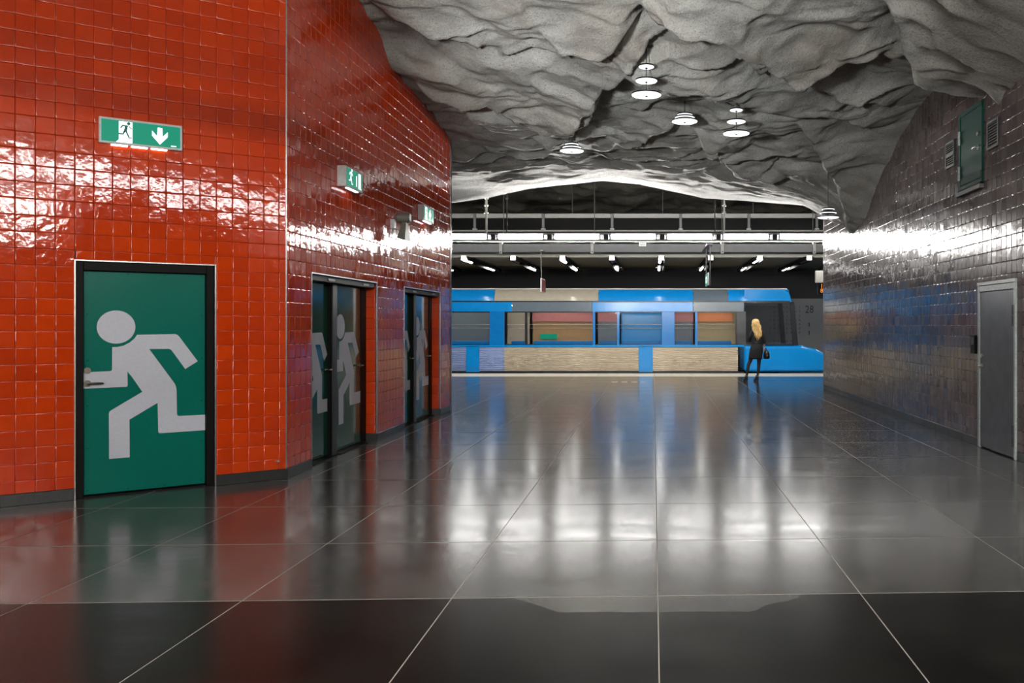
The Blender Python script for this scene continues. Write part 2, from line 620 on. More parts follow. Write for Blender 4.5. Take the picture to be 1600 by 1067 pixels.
def ceil_z(X, Y):
    X = np.asarray(X, float); Y = np.asarray(Y, float)
    ys = np.array([r[0] for r in BASE])
    rows = np.stack([np.interp(X, [p[0] for p in r[1]], [p[1] for p in r[1]]) for r in BASE])
    i = np.clip(np.searchsorted(ys, Y, side='right') - 1, 0, len(ys) - 2)
    t = np.clip((Y - ys[i]) / (ys[i + 1] - ys[i]), 0, 1)
    t = t * t * (3 - 2 * t) * 0.5 + t * 0.5
    ar = np.take_along_axis(rows, i[None, ...], 0)[0]
    br = np.take_along_axis(rows, (i + 1)[None, ...], 0)[0]
    z = ar * (1 - t) + br * t
    fade = np.clip((Y_LIP - .2 - Y) / 4.5, 0.10, 1)
    edge_fade = np.clip((4.6 - X) / 1.4, .35, 1) * np.clip((X + 4.6) / 1.2, .45, 1)
    wx = X + 0.55 * pnoise(X * .7, Y * .7, 3) + 0.2 * pnoise(X * 1.9, Y * 1.9, 8)
    wy = Y + 0.55 * pnoise(X * .6, Y * .8, 4) + 0.2 * pnoise(X * 2.1, Y * 1.7, 9)
    # soft pillows between creases
    n1 = 1 - np.sqrt(pnoise(wx * .42, wy * .70, 1) ** 2 + .006)
    n2 = 1 - np.sqrt(pnoise(wx * .95 + 5, wy * 1.5, 2) ** 2 + .008)
    n3 = pnoise(wx * 2.6, wy * 4.4, 6)
    n4 = pnoise(wx * 6, wy * 8, 7)
    z = z + fade * edge_fade * (0.21 * (n1 ** 1.6 - .62) + 0.05 * (n2 ** 1.6 - .62) + 0.03 * n3 + 0.012 * n4)
    # small ledges: a belly sinks slowly and steps up behind its edge
    for frq, amp, sd in ((.55, .13, 21), (1.35, .055, 22)):
        ph = (wy * frq + .9 * pnoise(X * .45, Y * .5, sd) + .25 * X * frq)
        fr = ph - np.floor(ph)
        saw = np.where(fr < .9, fr / .9, (1 - fr) / .1)
        gate = np.clip(pnoise(X * .8 + 9, Y * .8, sd + 5) * 1.6 + .35, 0, 1)
        z = z - fade * edge_fade * amp * gate * (saw ** 1.6 - .35)
    wob = 0.07 * pnoise(X * 3.1, Y * 3.1, 31)
    for pts, A, L, zz in FOLDS:
        A = A * 1.25
        P = fold_px(pts, zz)
        best = np.full(X.shape, 1e9); sgn = np.zeros(X.shape); par = np.zeros(X.shape)
        n = len(P) - 1
        for k in range(n):
            a, b = P[k], P[k + 1]
            d = b - a
            l2 = d @ d
            tt = ((X - a[0]) * d[0] + (Y - a[1]) * d[1]) / l2
            tc = np.clip(tt, 0, 1)
            dx, dy = X - (a[0] + tc * d[0]), Y - (a[1] + tc * d[1])
            dist = np.hypot(dx, dy)
            s = np.sign(d[0] * (Y - a[1]) - d[1] * (X - a[0]))
            up = dist < best
            best = np.where(up, dist, best); sgn = np.where(up, s, sgn); par = np.where(up, (k + tc) / n, par)
        sd = best * sgn + wob
        env = np.clip(np.minimum(par, 1 - par) * 7, 0, 1) ** .7
        near = -.62 * A * np.exp(-(np.abs(np.minimum(sd, 0)) / L) ** 1.5)
        st = np.clip(sd / .09, 0, 1)
        ss = st * st * (3 - 2 * st)
        far = -.62 * A * (1 - ss) + .45 * A * np.exp(-np.maximum(sd, 0) / .4) * ss
        z = z + env * np.clip((Y_LIP + 1.2 - Y) / 4.5, .25, 1) * np.where(sd < 0, near, far)
    z = z - .20 * np.exp(-((X - 4.35) / .22) ** 2 - ((Y - 11.02) / .17) ** 2)
    z = z - .14 * np.exp(-((X - 4.3) / .5) ** 2 - ((Y - 18.9) / 1.7) ** 2) * (1 + .5 * pnoise(X * 3, Y * 3.5, 40))
    return z


def grid_mesh(name, xs, ys, zfun, mat, tail=None):
    XX, YY = np.meshgrid(xs, ys)
    ZZ = zfun(XX, YY)
    if tail is not None:
        XX, YY, ZZ = tail(XX, YY, ZZ)
    nr, nc = XX.shape
    co = np.stack([XX, YY, ZZ], -1).reshape(-1, 3).astype(np.float32)
    i = np.arange((nr - 1) * nc).reshape(nr - 1, nc)[:, :-1].ravel()
    q = np.stack([i, i + nc, i + nc + 1, i + 1], -1)          # faces look down
    me = bpy.data.meshes.new(name)
    me.vertices.add(len(co)); me.vertices.foreach_set('co', co.ravel())
    me.loops.add(q.size); me.loops.foreach_set('vertex_index', q.ravel().astype(np.int32))
    me.polygons.add(len(q))
    me.polygons.foreach_set('loop_start', np.arange(0, q.size, 4, dtype=np.int32))
    me.polygons.foreach_set('use_smooth', np.ones(len(q), bool))
    me.update(calc_edges=True)
    me.materials.append(mat)
    o = bpy.data.objects.new(name, me)
    link(o)
    return o


def lip_tail(XX, YY, ZZ):
    """behind the lip the rock turns up into the higher platform vault"""
    xs = XX[0]
    ex, ey, ez = [], [], []
    for dy, dz in ((.05, .015), (.10, .08), (.13, .25), (.17, .8), (.22, 1.6), (.3, 2.6)):
        ex.append(xs); ey.append(YY[-1] + dy + .03 * pnoise(xs * 2, xs * 0 + dy * 9, 12)); ez.append(ZZ[-1] + dz)
    return np.vstack([XX, ex]), np.vstack([YY, ey]), np.vstack([ZZ, ez])


ys = np.concatenate([np.arange(-9.5, 9.0, .2), np.arange(9.0, Y_LIP + .01, .036)])
xs = np.concatenate([np.arange(-8.6, -4.4, .12), np.arange(-4.4, 5.0, .036)])
ceiling = grid_mesh('ceiling', xs, ys, ceil_z, M['rock'], lip_tail)
tag(ceiling, 'grey folded sprayed concrete rock ceiling hanging over the hall', kind='structure')


def vault_z(X, Y):
    z = 6.55 - .05 * (Y - 22) - .004 * X * X
    return z + .25 * pnoise(X * .6, Y * .6, 50) + .12 * pnoise(X * 1.7, Y * 1.7, 51) + .05 * pnoise(X * 4, Y * 4, 52)


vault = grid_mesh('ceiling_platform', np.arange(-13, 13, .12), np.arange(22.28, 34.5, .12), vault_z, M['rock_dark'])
tag(vault, 'dark rock vault above the platform and track', kind='structure')

# ------------------------------------------------------------------ tiled walls
_tiles = {}
TILE_T = 0.008


def tile_geo(w, h, t=TILE_T):
    """glazed tile with a rounded rim"""
    vs = []
    for y, i in ((0, 0), (-t + .0038, 0), (-t + .0009, .0022), (-t, .0065)):
        a, c = w / 2 - min(i, w / 2.5), h / 2 - min(i, h / 2.5)
        vs += [(-a, y, -c), (a, y, -c), (a, y, c), (-a, y, c)]
    fs = [(12, 13, 14, 15)]
    for r in range(3):
        for i in range(4):
            j = (i + 1) % 4
            fs.append((4 * r + i, 4 * r + j, 4 * r + 4 + j, 4 * r + 4 + i))
    return vs, fs


def tile_data(w, h, mat, tag_):
    key = (round(w, 3), round(h, 3), tag_)
    if key not in _tiles:
        me = bpy.data.meshes.new('tile')
        vs, fs = tile_geo(w, h)
        me.from_pydata(vs, [], fs)
        me.polygons.foreach_set('use_smooth', [i > 0 for i in range(len(fs))])
        me.materials.append(mat)
        _tiles[key] = me
    return _tiles[key]


def place_tile(parent, w, h, mat, tg, loc, rz=0.0, tilt=0.006):
    o = bpy.data.objects.new('tile', tile_data(w, h, mat, tg))
    o.location = loc
    o.rotation_euler = (random.gauss(0, tilt), 0, rz + random.gauss(0, tilt))
    COL.objects.link(o)
    o.parent = parent
    return o


def tiled_wall(name, label, loc, rz, s0, s1, ztop, openings, mat, grout, tg, pitch, so, zo, thick, top_at, single=300, tilt=0.004, turn=0.0, gv=.0022, z0=0.105, small=()):
    """wall in local axes: x along it, y into it, tiles stand proud of y = 0"""
    mb = MB()
    cuts = sorted({s0, s1, *[v for op in openings for v in op[:2]]})
    for a, b in zip(cuts[:-1], cuts[1:]):
        op = [o for o in openings if o[0] <= a + 1e-6 and o[1] >= b - 1e-6]
        zb = op[0][3] if op else 0.0
        mb.box(a, b, 0, thick, zb, ztop)
    wall = mb.build(name, grout, label=label, kind='structure', fix=False)
    wall.location = loc
    wall.rotation_euler = (0, 0, rz)
    R = Matrix.Rotation(rz, 4, 'Z')
    R.translation = Vector(loc)
    cells = []
    i0, i1 = math.floor((s0 - so) / pitch), math.ceil((s1 - so) / pitch)
    k0, k1 = math.floor((z0 - zo) / pitch), math.ceil((ztop - zo) / pitch)
    g = 0.0022
    for i in range(i0, i1):
        for k in range(k0, k1):
            rects = [(max(so + i * pitch, s0), min(so + (i + 1) * pitch, s1), max(zo + k * pitch, z0), min(zo + (k + 1) * pitch, ztop))]
            for oa, ob, oc, od in list(openings) + list(small):
                nxt = []
                for (a, b, c, d) in rects:
                    if b <= oa or a >= ob or d <= oc or c >= od:
                        nxt.append((a, b, c, d)); continue
                    if a < oa: nxt.append((a, oa, c, d))
                    if b > ob: nxt.append((ob, b, c, d))
                    m0, m1 = max(a, oa), min(b, ob)
                    if c < oc: nxt.append((m0, m1, c, oc))
                    if d > od: nxt.append((m0, m1, od, d))
                rects = nxt
            for (a, b, c, d) in rects:
                if b - a < .012 or d - c < .012: continue
                cells.append((a, b, c, d))
    scored = []
    for (a, b, c, d) in cells:
        p = R @ Vector(((a + b) / 2, 0, (c + d) / 2))
        if c > top_at(p) + .25: continue
        q = R @ Vector((a, 0, c)); r = R @ Vector((b, 0, d))
        area = -1.0
        if p.y > 1 and q.y > .5 and r.y > .5:
            x0, x1 = VX + F * q.x / q.y, VX + F * r.x / r.y
            y0, y1 = VY - F * (q.z - CH) / q.y, VY - F * (r.z - CH) / r.y
            xm, ym = (x0 + x1) / 2, (y0 + y1) / 2
            if 0 < xm < 1600 and 0 < ym < 1067 and c < top_at(p):
                area = abs((x1 - x0) * (y1 - y0))
        scored.append((area, a, b, c, d))
    scored.sort(reverse=True)
    rest_v, rest_f = [], []
    for n, (area, a, b, c, d) in enumerate(scored):
        w, h = b - a - gv, d - c - g
        cx, cz = (a + b) / 2, (c + d) / 2
        if n < single and area > 0:
            place_tile(wall, w, h, mat, tg, (cx, random.uniform(-.0012, .0006), cz), random.gauss(0, turn), tilt)
        else:
            vs, fs = tile_geo(w, h)
            tx, tz, off = random.gauss(0, tilt + turn), random.gauss(0, tilt), random.uniform(-.0012, .0006)
            base = len(rest_v)
            rest_v += [(cx + x, y + x * tz + z * tx + off, cz + z) for x, y, z in vs]
            rest_f += [tuple(j + base for j in f) for f in fs]
    me = bpy.data.meshes.new('tiles')
    me.from_pydata(rest_v, [], rest_f)
    me.polygons.foreach_set('use_smooth', [i % 13 > 0 for i in range(len(rest_f))])
    me.materials.append(mat)
    o = bpy.data.objects.new('tiles', me)
    link(o, wall)
    tag(o, kind='stuff')
    return wall


_lx, _ly = np.arange(-8.6, 5.2, .1), np.arange(-9.4, Y_LIP, .1)
_lz = ceil_z(*np.meshgrid(_lx, _ly))


def rock_top(p):
    i = min(max(int((p.y + 9.4) / .1), 0), len(_ly) - 1)
    j = min(max(int((p.x + 8.6) / .1), 0), len(_lx) - 1)
    return float(_lz[i, j]) + .12


RZ_A = math.pi / 2 - CAN
OPEN_A = (-1.841, -.681, 0.0, 2.19)
OPEN_B1 = (9.88, 12.20, 0.0, 2.18)
OPEN_B2 = (13.55, 15.82, 0.0, 2.18)
OPEN_R = (-11.68, -10.47, 0.0, 2.15)
HATCH = (-12.40, -11.53, 3.48, 4.55)
VENT_L = (-12.97, -12.60, 3.88, 4.26)
VENT_R = (-11.36, -10.99, 3.84, 4.20)

wall_a = tiled_wall('wall_angled', 'orange red tiled wall turned towards the camera with the nearest green door', CORNER, RZ_A, -4.6, 0.0, 6.6, [OPEN_A], M['tile_red'], M['grout_red'], 'r',
                    .148, -.073, .067, .16, rock_top, tilt=.0045)
wall_b = tiled_wall('wall_left', 'dark red glazed tile wall running back to the platform with two door niches', (XL, 0, 0), math.pi / 2, 9.21, 16.62, 6.4, [OPEN_B1, OPEN_B2], M['tile_red'], M['grout_red'], 'r',
                    .148, 9.27, .067, .16, rock_top, tilt=.005, turn=.006, gv=.0045)
wall_r = tiled_wall('wall_right', 'brown glazed tile wall with grey door and green hatch', (XR, 0, 0), -math.pi / 2, -22.3, -2.0, 5.8, [OPEN_R], M['tile_brown'], M['grout_brown'], 'b',
                    .1557, -22.3, .0430, .16, rock_top, tilt=.005, turn=.006, gv=.0045, small=[HATCH, VENT_L, VENT_R])

# orange tiles on the far reveals of the niches
for (a, b, c, d) in (OPEN_B1, OPEN_B2):
    z = .105
    zz = [.105] + [.067 + .148 * k for k in range(1, 15) if .105 < .067 + .148 * k < d] + [d - .02]
    for z0, z1 in zip(zz[:-1], zz[1:]):
        if z1 - z0 < .02: continue
        place_tile(wall_b, .138, z1 - z0 - .0035, M['tile_red'], 'r', (b - .001, .079, (z0 + z1) / 2), -math.pi / 2, .004)

# the rest of the shell, all of it outside the picture or behind the platform
mb = MB(); mb.box(-12, XL, 16.62, 16.78, 0, 6.6)
mb.build('wall_platform_left', M['tile_brown'], label='return of the red block facing the platform', kind='structure')
mb = MB(); mb.box(XR, 12, 22.3, 22.46, 0, 6.2)
mb.build('wall_platform_right', M['tile_brown'], label='return of the brown block facing the platform', kind='structure')
e = CORNER + Vector((-SA, -CA, 0)) * 4.6
mb = MB(); mb.box(e.x - .2, e.x, -9.3, e.y + .05, 0, 6.6)
mb.build('wall_hall_left', M['tile_brown'], label='plain side wall of the hall behind the camera', kind='structure')
mb = MB(); mb.box(-9, 9, -9.5, -9.3, 0, 6.6)
mb.build('wall_hall_back', M['tile_brown'], label='plain end wall of the hall behind the camera', kind='structure')

# ------------------------------------------------------------------ skirting, corner trims
def local_box(name, parent_loc, rz, dims, mat, label=None, kind='structure', bevel=.004):
    mb = MB(); mb.bbox(*dims, b=bevel)
    o = mb.build(name, mat, label=label, kind=kind)
    o.location = parent_loc
    o.rotation_euler = (0, 0, rz)
    return o


def skirting(name, label, loc, rz, spans, reveals=()):
    root = empty(name, loc, rz, label=label, kind='structure')
    for a, b in spans:
        n = max(1, round((b - a) / .6))
        for i in range(n):
            p, q = a + (b - a) * i / n, a + (b - a) * (i + 1) / n
            mb = MB(); mb.bbox(p + .001, q - .001, -.016, .0, .0, .105, b=.003)
            mb.build('skirting_stone', M['stone_base'], root)
    for b in reveals:
        mb = MB(); mb.bbox(b - .012, b, -.015, .155, .0, .105, b=.003)
        mb.build('skirting_stone', M['stone_base'], root)
    return root


skirting('baseboard_angled', 'black stone skirting under the orange red wall', CORNER, RZ_A, [(-4.6, OPEN_A[0] - .01), (OPEN_A[1] + .01, 0.012)])
skirting('baseboard_left', 'black stone skirting under the dark red wall', (XL, 0, 0), math.pi / 2, [(9.21, 9.88), (12.20, 13.55), (15.82, 16.62)], (12.2, 15.82))
skirting('baseboard_right', 'black stone skirting under the brown wall', (XR, 0, 0), -math.pi / 2, [(-22.3, OPEN_R[0] - .02), (OPEN_R[1] + .02, -2.0)])

mb = MB(); mb.bbox(-.010, .006, -.016, .004, .105, 6.3, b=.002)
o = mb.build('trim_1', M['steel'], label='steel corner strip between the orange red wall and the dark red wall', kind='structure')
o.location = CORNER; o.rotation_euler = (0, 0, RZ_A)
mb = MB(); mb.bbox(16.605, 16.63, -.014, .004, 0, 6.3, b=.002)
o = mb.build('trim_2', M['dark_metal'], label='dark end strip where the dark red wall meets the platform', kind='structure')
o.location = (XL, 0, 0); o.rotation_euler = (0, 0, math.pi / 2)
mb = MB(); mb.bbox(-22.315, -22.29, -.014, .004, 0, 5.6, b=.002)
o = mb.build('trim_3', M['mid_metal'], label='grey end strip where the brown wall meets the platform', kind='structure')
o.location = (XR, 0, 0); o.rotation_euler = (0, 0, -math.pi / 2)
def frame_strips(name, label, loc, rz, op, w=.014):
    a, b, c, d = op
    mb = MB()
    mb.bbox(a - w, a, -.014, .03, 0, d + w, b=.002)
    mb.bbox(b, b + w, -.014, .03, 0, d + w, b=.002)
    mb.bbox(a, b, -.014, .03, d, d + w, b=.002)
    o = mb.build(name, M['steel'], label=label, kind='structure')
    o.location = loc; o.rotation_euler = (0, 0, rz)


frame_strips('trim_4', 'steel edging around the nearest door opening', CORNER, RZ_A, OPEN_A)
frame_strips('trim_5', 'steel edging around the first door niche in the dark red wall', (XL, 0, 0), math.pi / 2, OPEN_B1)
frame_strips('trim_6', 'steel edging around the far door niche in the dark red wall', (XL, 0, 0), math.pi / 2, OPEN_B2)

# ------------------------------------------------------------------ floor of stone slabs with pale joints
floor = MB()
floor.box(-13, 13, -9.4, 27.55, -.12, -.0012)
floor = floor.build('floor', M['grout_pale'], label='polished dark stone slab floor with thin pale joints', kind='structure')
PX, PY, SKEW, G, GT = 1.208, 1.345, .04, .0034, .0062
n_slab = 0


def slab_poly(x0, x1, k):
    """slab corners; cross joints run slightly askew, as they do in the hall"""
    f = lambda x, kk: 5.224 + PY * kk + SKEW * x
    return [(x0 + G, f(x0, k) + GT), (x1 - G, f(x1, k) + GT), (x1 - G, f(x1, k + 1) - GT), (x0 + G, f(x0, k + 1) - GT)]


def add_slab(poly, name='slab', parent=None):
    mb = MB()
    n = len(poly)
    vs = [(x, y, -.02) for x, y in poly] + [(x, y, -.0006) for x, y in poly]
    cx, cy = sum(p[0] for p in poly) / n, sum(p[1] for p in poly) / n
    vs += [(x + (cx - x) * .0015, y + (cy - y) * .0015, 0) for x, y in poly]
    fs = [tuple(range(2 * n, 3 * n))]
    for i in range(n):
        j = (i + 1) % n
        fs += [(i, j, n + j, n + i), (n + i, n + j, 2 * n + j, 2 * n + i)]
    mb.add(vs, fs)
    return mb.build(name, M['floor'], parent or floor, fix=False)


for k in range(-2, 17):
    yk = 5.224 + PY * k
    lo, hi = (-5, 5)
    if yk > 15.4: lo = -7
    if yk > 21.2: hi = 6
    for i in range(lo, hi):
        x0 = .026 + PX * i
        if yk + PY < 9.0 and x0 < -6.6: continue
        poly = slab_poly(x0, x0 + PX, k)
        if min(p[1] for p in poly) > 27.5: continue
        poly = [(x, min(y, 27.54)) for x, y in poly]
        add_slab(poly)
# outer slabs that the picture shows nothing of, as larger sheets
f_ = lambda x, kk: 5.224 + PY * kk + SKEW * x
for (x0, x1, k0, k1) in ((-9, .026 - PX * 5, -11, 3), (-6.0, 6.07, -11, -2), (6.07, 9, -11, 12)):
    add_slab([(x0, f_(x0, k0)), (x1, f_(x1, k0)), (x1, f_(x1, k1)), (x0, f_(x0, k1))], 'slab_sheet')
for (x0, x1) in ((-13, .026 - PX * 7), (.026 + PX * 6, 13)):
    add_slab([(x0, 16.8), (x1, 16.8), (x1, 27.54), (x0, 27.54)], 'slab_sheet')

# platform edge: pale stones, then the drop to the track
edge = empty('trim_7', (0, 0, 0), label='pale stone platform edge along the track', kind='structure')
for i in range(-18, 19):
    x0 = .026 + PX * .5 * i
    mb = MB(); mb.bbox(x0 + .004, x0 + PX * .5 - .004, 27.56, 29.35, -.2, .0, b=.004)
    mb.build('edge_stone', M['edge'] if 'edge' in M else M['white'], edge)
mb = MB(); mb.box(-13, 13, 29.1, 29.3, -1.3, -.2)
mb.build('wall_track_edge', M['stone_base'], label='dark face below the platform edge', kind='structure')
mb = MB(); mb.box(-13, 13, 29.3, 34.4, -1.4, -1.2)
mb.build('floor_track', M['track'], label='dark track bed', kind='structure')

# ------------------------------------------------------------------ green doors with the running figure
PIC = [(-1.547, 1.393), (-1.511, 1.393), (-1.458, 1.404), (-1.403, 1.435), (-1.365, 1.472), (-1.343, 1.508), (-1.017, 1.512), (-0.998, 1.504), (-0.983, 1.488), (-0.819, 1.242), (-0.93, 1.168), (-1.048, 1.353), (-1.06, 1.364), (-1.074, 1.369), (-1.241, 1.37), (-1.04, 1.056), (-1.023, 1.029), (-1.011, 0.997), (-1.006, 0.958), (-1.003, 0.732), (-0.998, 0.714), (-0.985, 0.708), (-0.753, 0.707), (-0.753, 0.553), (-1.146, 0.551), (-1.159, 0.555), (-1.164, 0.567), (-1.17, 0.847), (-1.406, 0.7), (-1.404, 0.341), (-1.572, 0.340), (-1.574, 0.767), (-1.57, 0.784), (-1.56, 0.794), (-1.299, 0.96), (-1.381, 1.099), (-1.423, 1.159), (-1.421, 1.027), (-1.425, 1.016), (-1.436, 1.013), (-1.775, 1.011), (-1.775, 1.162), (-1.565, 1.167), (-1.552, 1.172), (-1.548, 1.182)]
PIC = [(x + 1.775, z) for x, z in PIC]                    # from the hinge-side edge of the leaf
LEAF_W = 1.022


def lever(mb, x, z, y, d, mi=0):
    """rose, lever handle and key rose on a leaf front at depth y; the lever points along +d"""
    mb.tube((x, y, z), (x, y - .012, z), .030, n=16, mi=mi)
    mb.tube((x, y - .012, z), (x, y - .05, z), .011, n=10, mi=mi)
    mb.path([(x, y - .05, z), (x + d * .05, y - .052, z + .002), (x + d * .11, y - .046, z), (x + d * .125, y - .04, z - .002)], [.011, .010, .009, .007], 8, mi)


def green_door(n, label, loc, rz, op, x0, x1, dep, leaf_mat, handle_x, hdir, handle_z=1.058, lock=True, frame=True, closer=False):
    a, b, c, d = op
    root = empty('door_%d' % n, loc, rz, label=label, kind='structure')
    mb = MB()
    if frame:
        mb.bbox(a + .002, x0 - .004, .02, .15, 0, d, b=.004)
        mb.bbox(x1 + .004, b - .002, .02, .15, 0, d, b=.004)
        mb.bbox(x0 - .004, x1 + .004, .02, .15, 2.108, d, b=.004)
    mb.box(x0, x1, dep + .046, dep + .055, .0, 2.11)
    mb.box(x0, x1, .04, dep + .046, .0, .012)
    mb.build('door_frame', M['black'], root)
    mb = MB(); mb.bbox(x0, x1, dep, dep + .045, .022, 2.104, b=.003)
    leaf = mb.build('door_leaf', leaf_mat, root)
    k = (x1 - x0) / LEAF_W
    mb = MB()
    mb.prism([(x0 + px * k + (.0 if 0 < px < LEAF_W else 0), pz) for px, pz in PIC], dep - .0015, dep + .001)
    mb.prism([(x0 + (.261 + .157 * math.cos(t)) * k, 1.5823 + .157 * math.sin(t)) for t in [2 * math.pi * i / 40 for i in range(40)]], dep - .0015, dep + .001)
    mb.build('running_figure', M['picto'], leaf)
    mb = MB()
    lever(mb, handle_x, handle_z, dep, hdir)
    if lock:
        mb.tube((handle_x, dep, handle_z + .12), (handle_x, dep - .02, handle_z + .12), .028, n=16)
        mb.tube((handle_x, dep - .02, handle_z + .12), (handle_x, dep - .026, handle_z + .12), .016, n=12)
    auto_smooth(mb.build('door_handle', M['bronze'], leaf))
    mb = MB()
    for sx in (x0 + .03, x1 - .03):
        for z in (.06, .45, .85, 1.27, 1.70, 2.08):
            mb.lathe([(.007, 0), (.005, .004)], (0, 0, 0), 8) if False else mb.tube((sx, dep, z), (sx, dep - .004, z), .007, n=8)
    for fx in (.35, .65):
        for z in (.045, 2.085):
            mb.tube((x0 + fx * (x1 - x0), dep, z), (x0 + fx * (x1 - x0), dep - .004, z), .007, n=8)
    mb.build('screws', M['dark_green_door'], leaf, kind='stuff')
    if closer:
        mb = MB(); mb.bbox(x0 + .0, x0 + .24, .035, .07, 2.135, 2.165, b=.005)
        mb.build('door_closer', M['mid_metal'], root)
    return root


green_door(1, 'bright green door with a large white running figure in the orange red wall', CORNER, RZ_A, OPEN_A, -1.775, -.753, .075, M['green_door'], -1.745, 1, closer=True)
LB = (XL, 0, 0)
green_door(2, 'first dark green door of the nearer niche, partly hidden by the wall edge', LB, math.pi / 2, (9.88, 10.83, 0, 2.18), 9.90, 10.815, .145, M['dark_green_door'], 10.77, -1, lock=False, frame=False)
green_door(3, 'second dark green door of the nearer niche, behind its mullion', LB, math.pi / 2, (10.93, 12.19, 0, 2.18), 10.95, 11.972, .145, M['dark_green_door'], 11.94, -1, lock=False, frame=False)
green_door(4, 'first dark green door of the far niche, partly hidden by the wall edge', LB, math.pi / 2, (13.55, 14.49, 0, 2.18), 13.57, 14.475, .145, M['dark_green_door'], 14.44, -1, lock=False, frame=False)
green_door(5, 'last dark green door, in the far niche behind its mullion', LB, math.pi / 2, (14.59, 15.8, 0, 2.18), 14.61, 15.60, .145, M['dark_green_door'], 15.57, -1, lock=False, frame=False)
for i, (op, m0, m1) in enumerate(((OPEN_B1, 10.76, 10.935), (OPEN_B2, 14.42, 14.595))):
    a, b, c, d = op
    mb = MB()
    mb.box(a, b, .155, .20, 0, d)
    mb.bbox(a + .001, b - .001, .015, .155, 2.108, d - .001, b=.004)
    r = 11.98 if i == 0 else 15.61
    mb.bbox(r, b - .012, .135, .156, 0, 2.108, b=.003)
    mb.bbox(m0, m1, .10, .156, 0, 2.108, b=.006)
    fr = mb.build('trim_%d' % (8 + i), M['black'], label=('black metal frame of the nearer door niche' if i == 0 else 'black metal frame of the far door niche'), kind='structure')
    fr.location = LB; fr.rotation_euler = (0, 0, math.pi / 2)
    mb = MB(); mb.bbox(m0 + .03, m1, .085, .101, .0, 2.108, b=.004)
    mb.build('mullion', M['dark_metal'], fr)
    for hx in (a + .55, b - .5):
        mb = MB(); mb.bbox(hx, hx + .22, .008, .015, 2.125, 2.155, b=.003)
        mb.build('name_plate', M['mid_metal'], fr)

# grey steel door in the brown wall
LR = (XR, 0, 0)
RZR = -math.pi / 2
root = empty('door_6', LR, RZR, label='narrow grey steel door in a pale frame in the brown tiled wall', kind='structure')
a, b, c, d = OPEN_R
mb = MB()
mb.bbox(a, a + .07, -.03, .12, 0, 2.15, b=.005)
mb.bbox(b - .05, b, -.03, .12, 0, 2.15, b=.005)
mb.bbox(a + .07, b - .05, -.03, .10, 2.035, 2.11, b=.004)
mb.bbox(a - .01, b + .01, -.035, .02, 2.115, 2.16, b=.004)
mb.box(a, b, .12, .15, 0, 2.15)
mb.build('door_frame', M['frame_grey'], root)
mb = MB(); mb.bbox(a + .074, b - .054, -.022, .025, .015, 2.03, b=.004)
leaf = mb.build('door_leaf', M['grey_door'], root)
for hz in (1.72, .28):
    mb = MB()
    mb.tube((b - .048, -.035, hz), (b - .048, -.035, hz + .12), .013, n=10)
    mb.tube((b - .048, -.035, hz - .13), (b - .048, -.035, hz - .008), .013, n=10)
    mb.bbox(b - .085, b - .045, -.028, -.021, hz - .13, hz + .12, b=.002)
    auto_smooth(mb.build('hinge', M['dark_metal'], leaf))
mb = MB()
lever(mb, a + .15, 1.07, -.022, 1)
mb.tube((a + .15, -.022, 1.20), (a + .15, -.04, 1.20), .028, n=16)
auto_smooth(mb.build('door_handle', M['steel'], leaf))

root = empty('card_reader', LR, RZR, label='flat black card reader box on brown tiles beside the grey door', cat='reader')
mb = MB(); mb.bbox(-11.88, -11.73, -.05, -.0085, 1.22, 1.47, b=.008)
mb.build('housing', M['black'], root)
mb = MB(); mb.bbox(-11.86, -11.75, -.053, -.049, 1.34, 1.44, b=.002)
mb.build('reader_face', M['dark_metal'], root)

# green hatch high in the brown wall
root = empty('wall_hatch', LR, RZR, label='green metal hatch door high up on the brown tiled wall', cat='hatch')
a, b, c, d = HATCH
mb = MB()
mb.bbox(a, a + .05, -.03, .03, c, d, b=.004); mb.bbox(b - .03, b, -.03, .03, c, d, b=.004)
mb.bbox(a + .05, b - .03, -.03, .03, d - .06, d, b=.004); mb.bbox(a + .05, b - .03, -.03, .03, c, c + .05, b=.004)
mb.build('hatch_frame', M['hatch_green'], root)
mb = MB(); mb.bbox(a + .052, b - .032, -.022, .02, c + .052, d - .062, b=.004)
mb.bbox(a + .06, b - .04, -.03, -.021, c + .06, c + .16, b=.003)
leaf = mb.build('hatch_leaf', M['hatch_green'], root)
for hz in (c + .24, d - .34):
    mb = MB(); mb.tube((a + .05, -.042, hz), (a + .05, -.042, hz + .09), .016, n=10); mb.tube((a + .05, -.042, hz - .1), (a + .05, -.042, hz - .006), .016, n=10)
    auto_smooth(mb.build('hinge', M['frame_grey'], root))
mb = MB()
lever(mb, b - .14, c + .47, -.022, -1)
auto_smooth(mb.build('hatch_handle', M['steel'], leaf))
mb = MB()
mb.tube((b - .14, -.022, c + .65), (b - .14, -.04, c + .65), .028, n=14)
auto_smooth(mb.build('hatch_lock', M['steel'], leaf))
mb = MB(); mb.bbox(a - .03, b + .03, -.07, -.009, c - .09, c - .03, b=.006)
mb.build('hatch_sill', M['mid_metal'], root)
mb = MB(); mb.bbox(a, b, -.05, -.006, c - .028, c - .002, b=.005)
mb.build('drip_bar', M['black'], root)


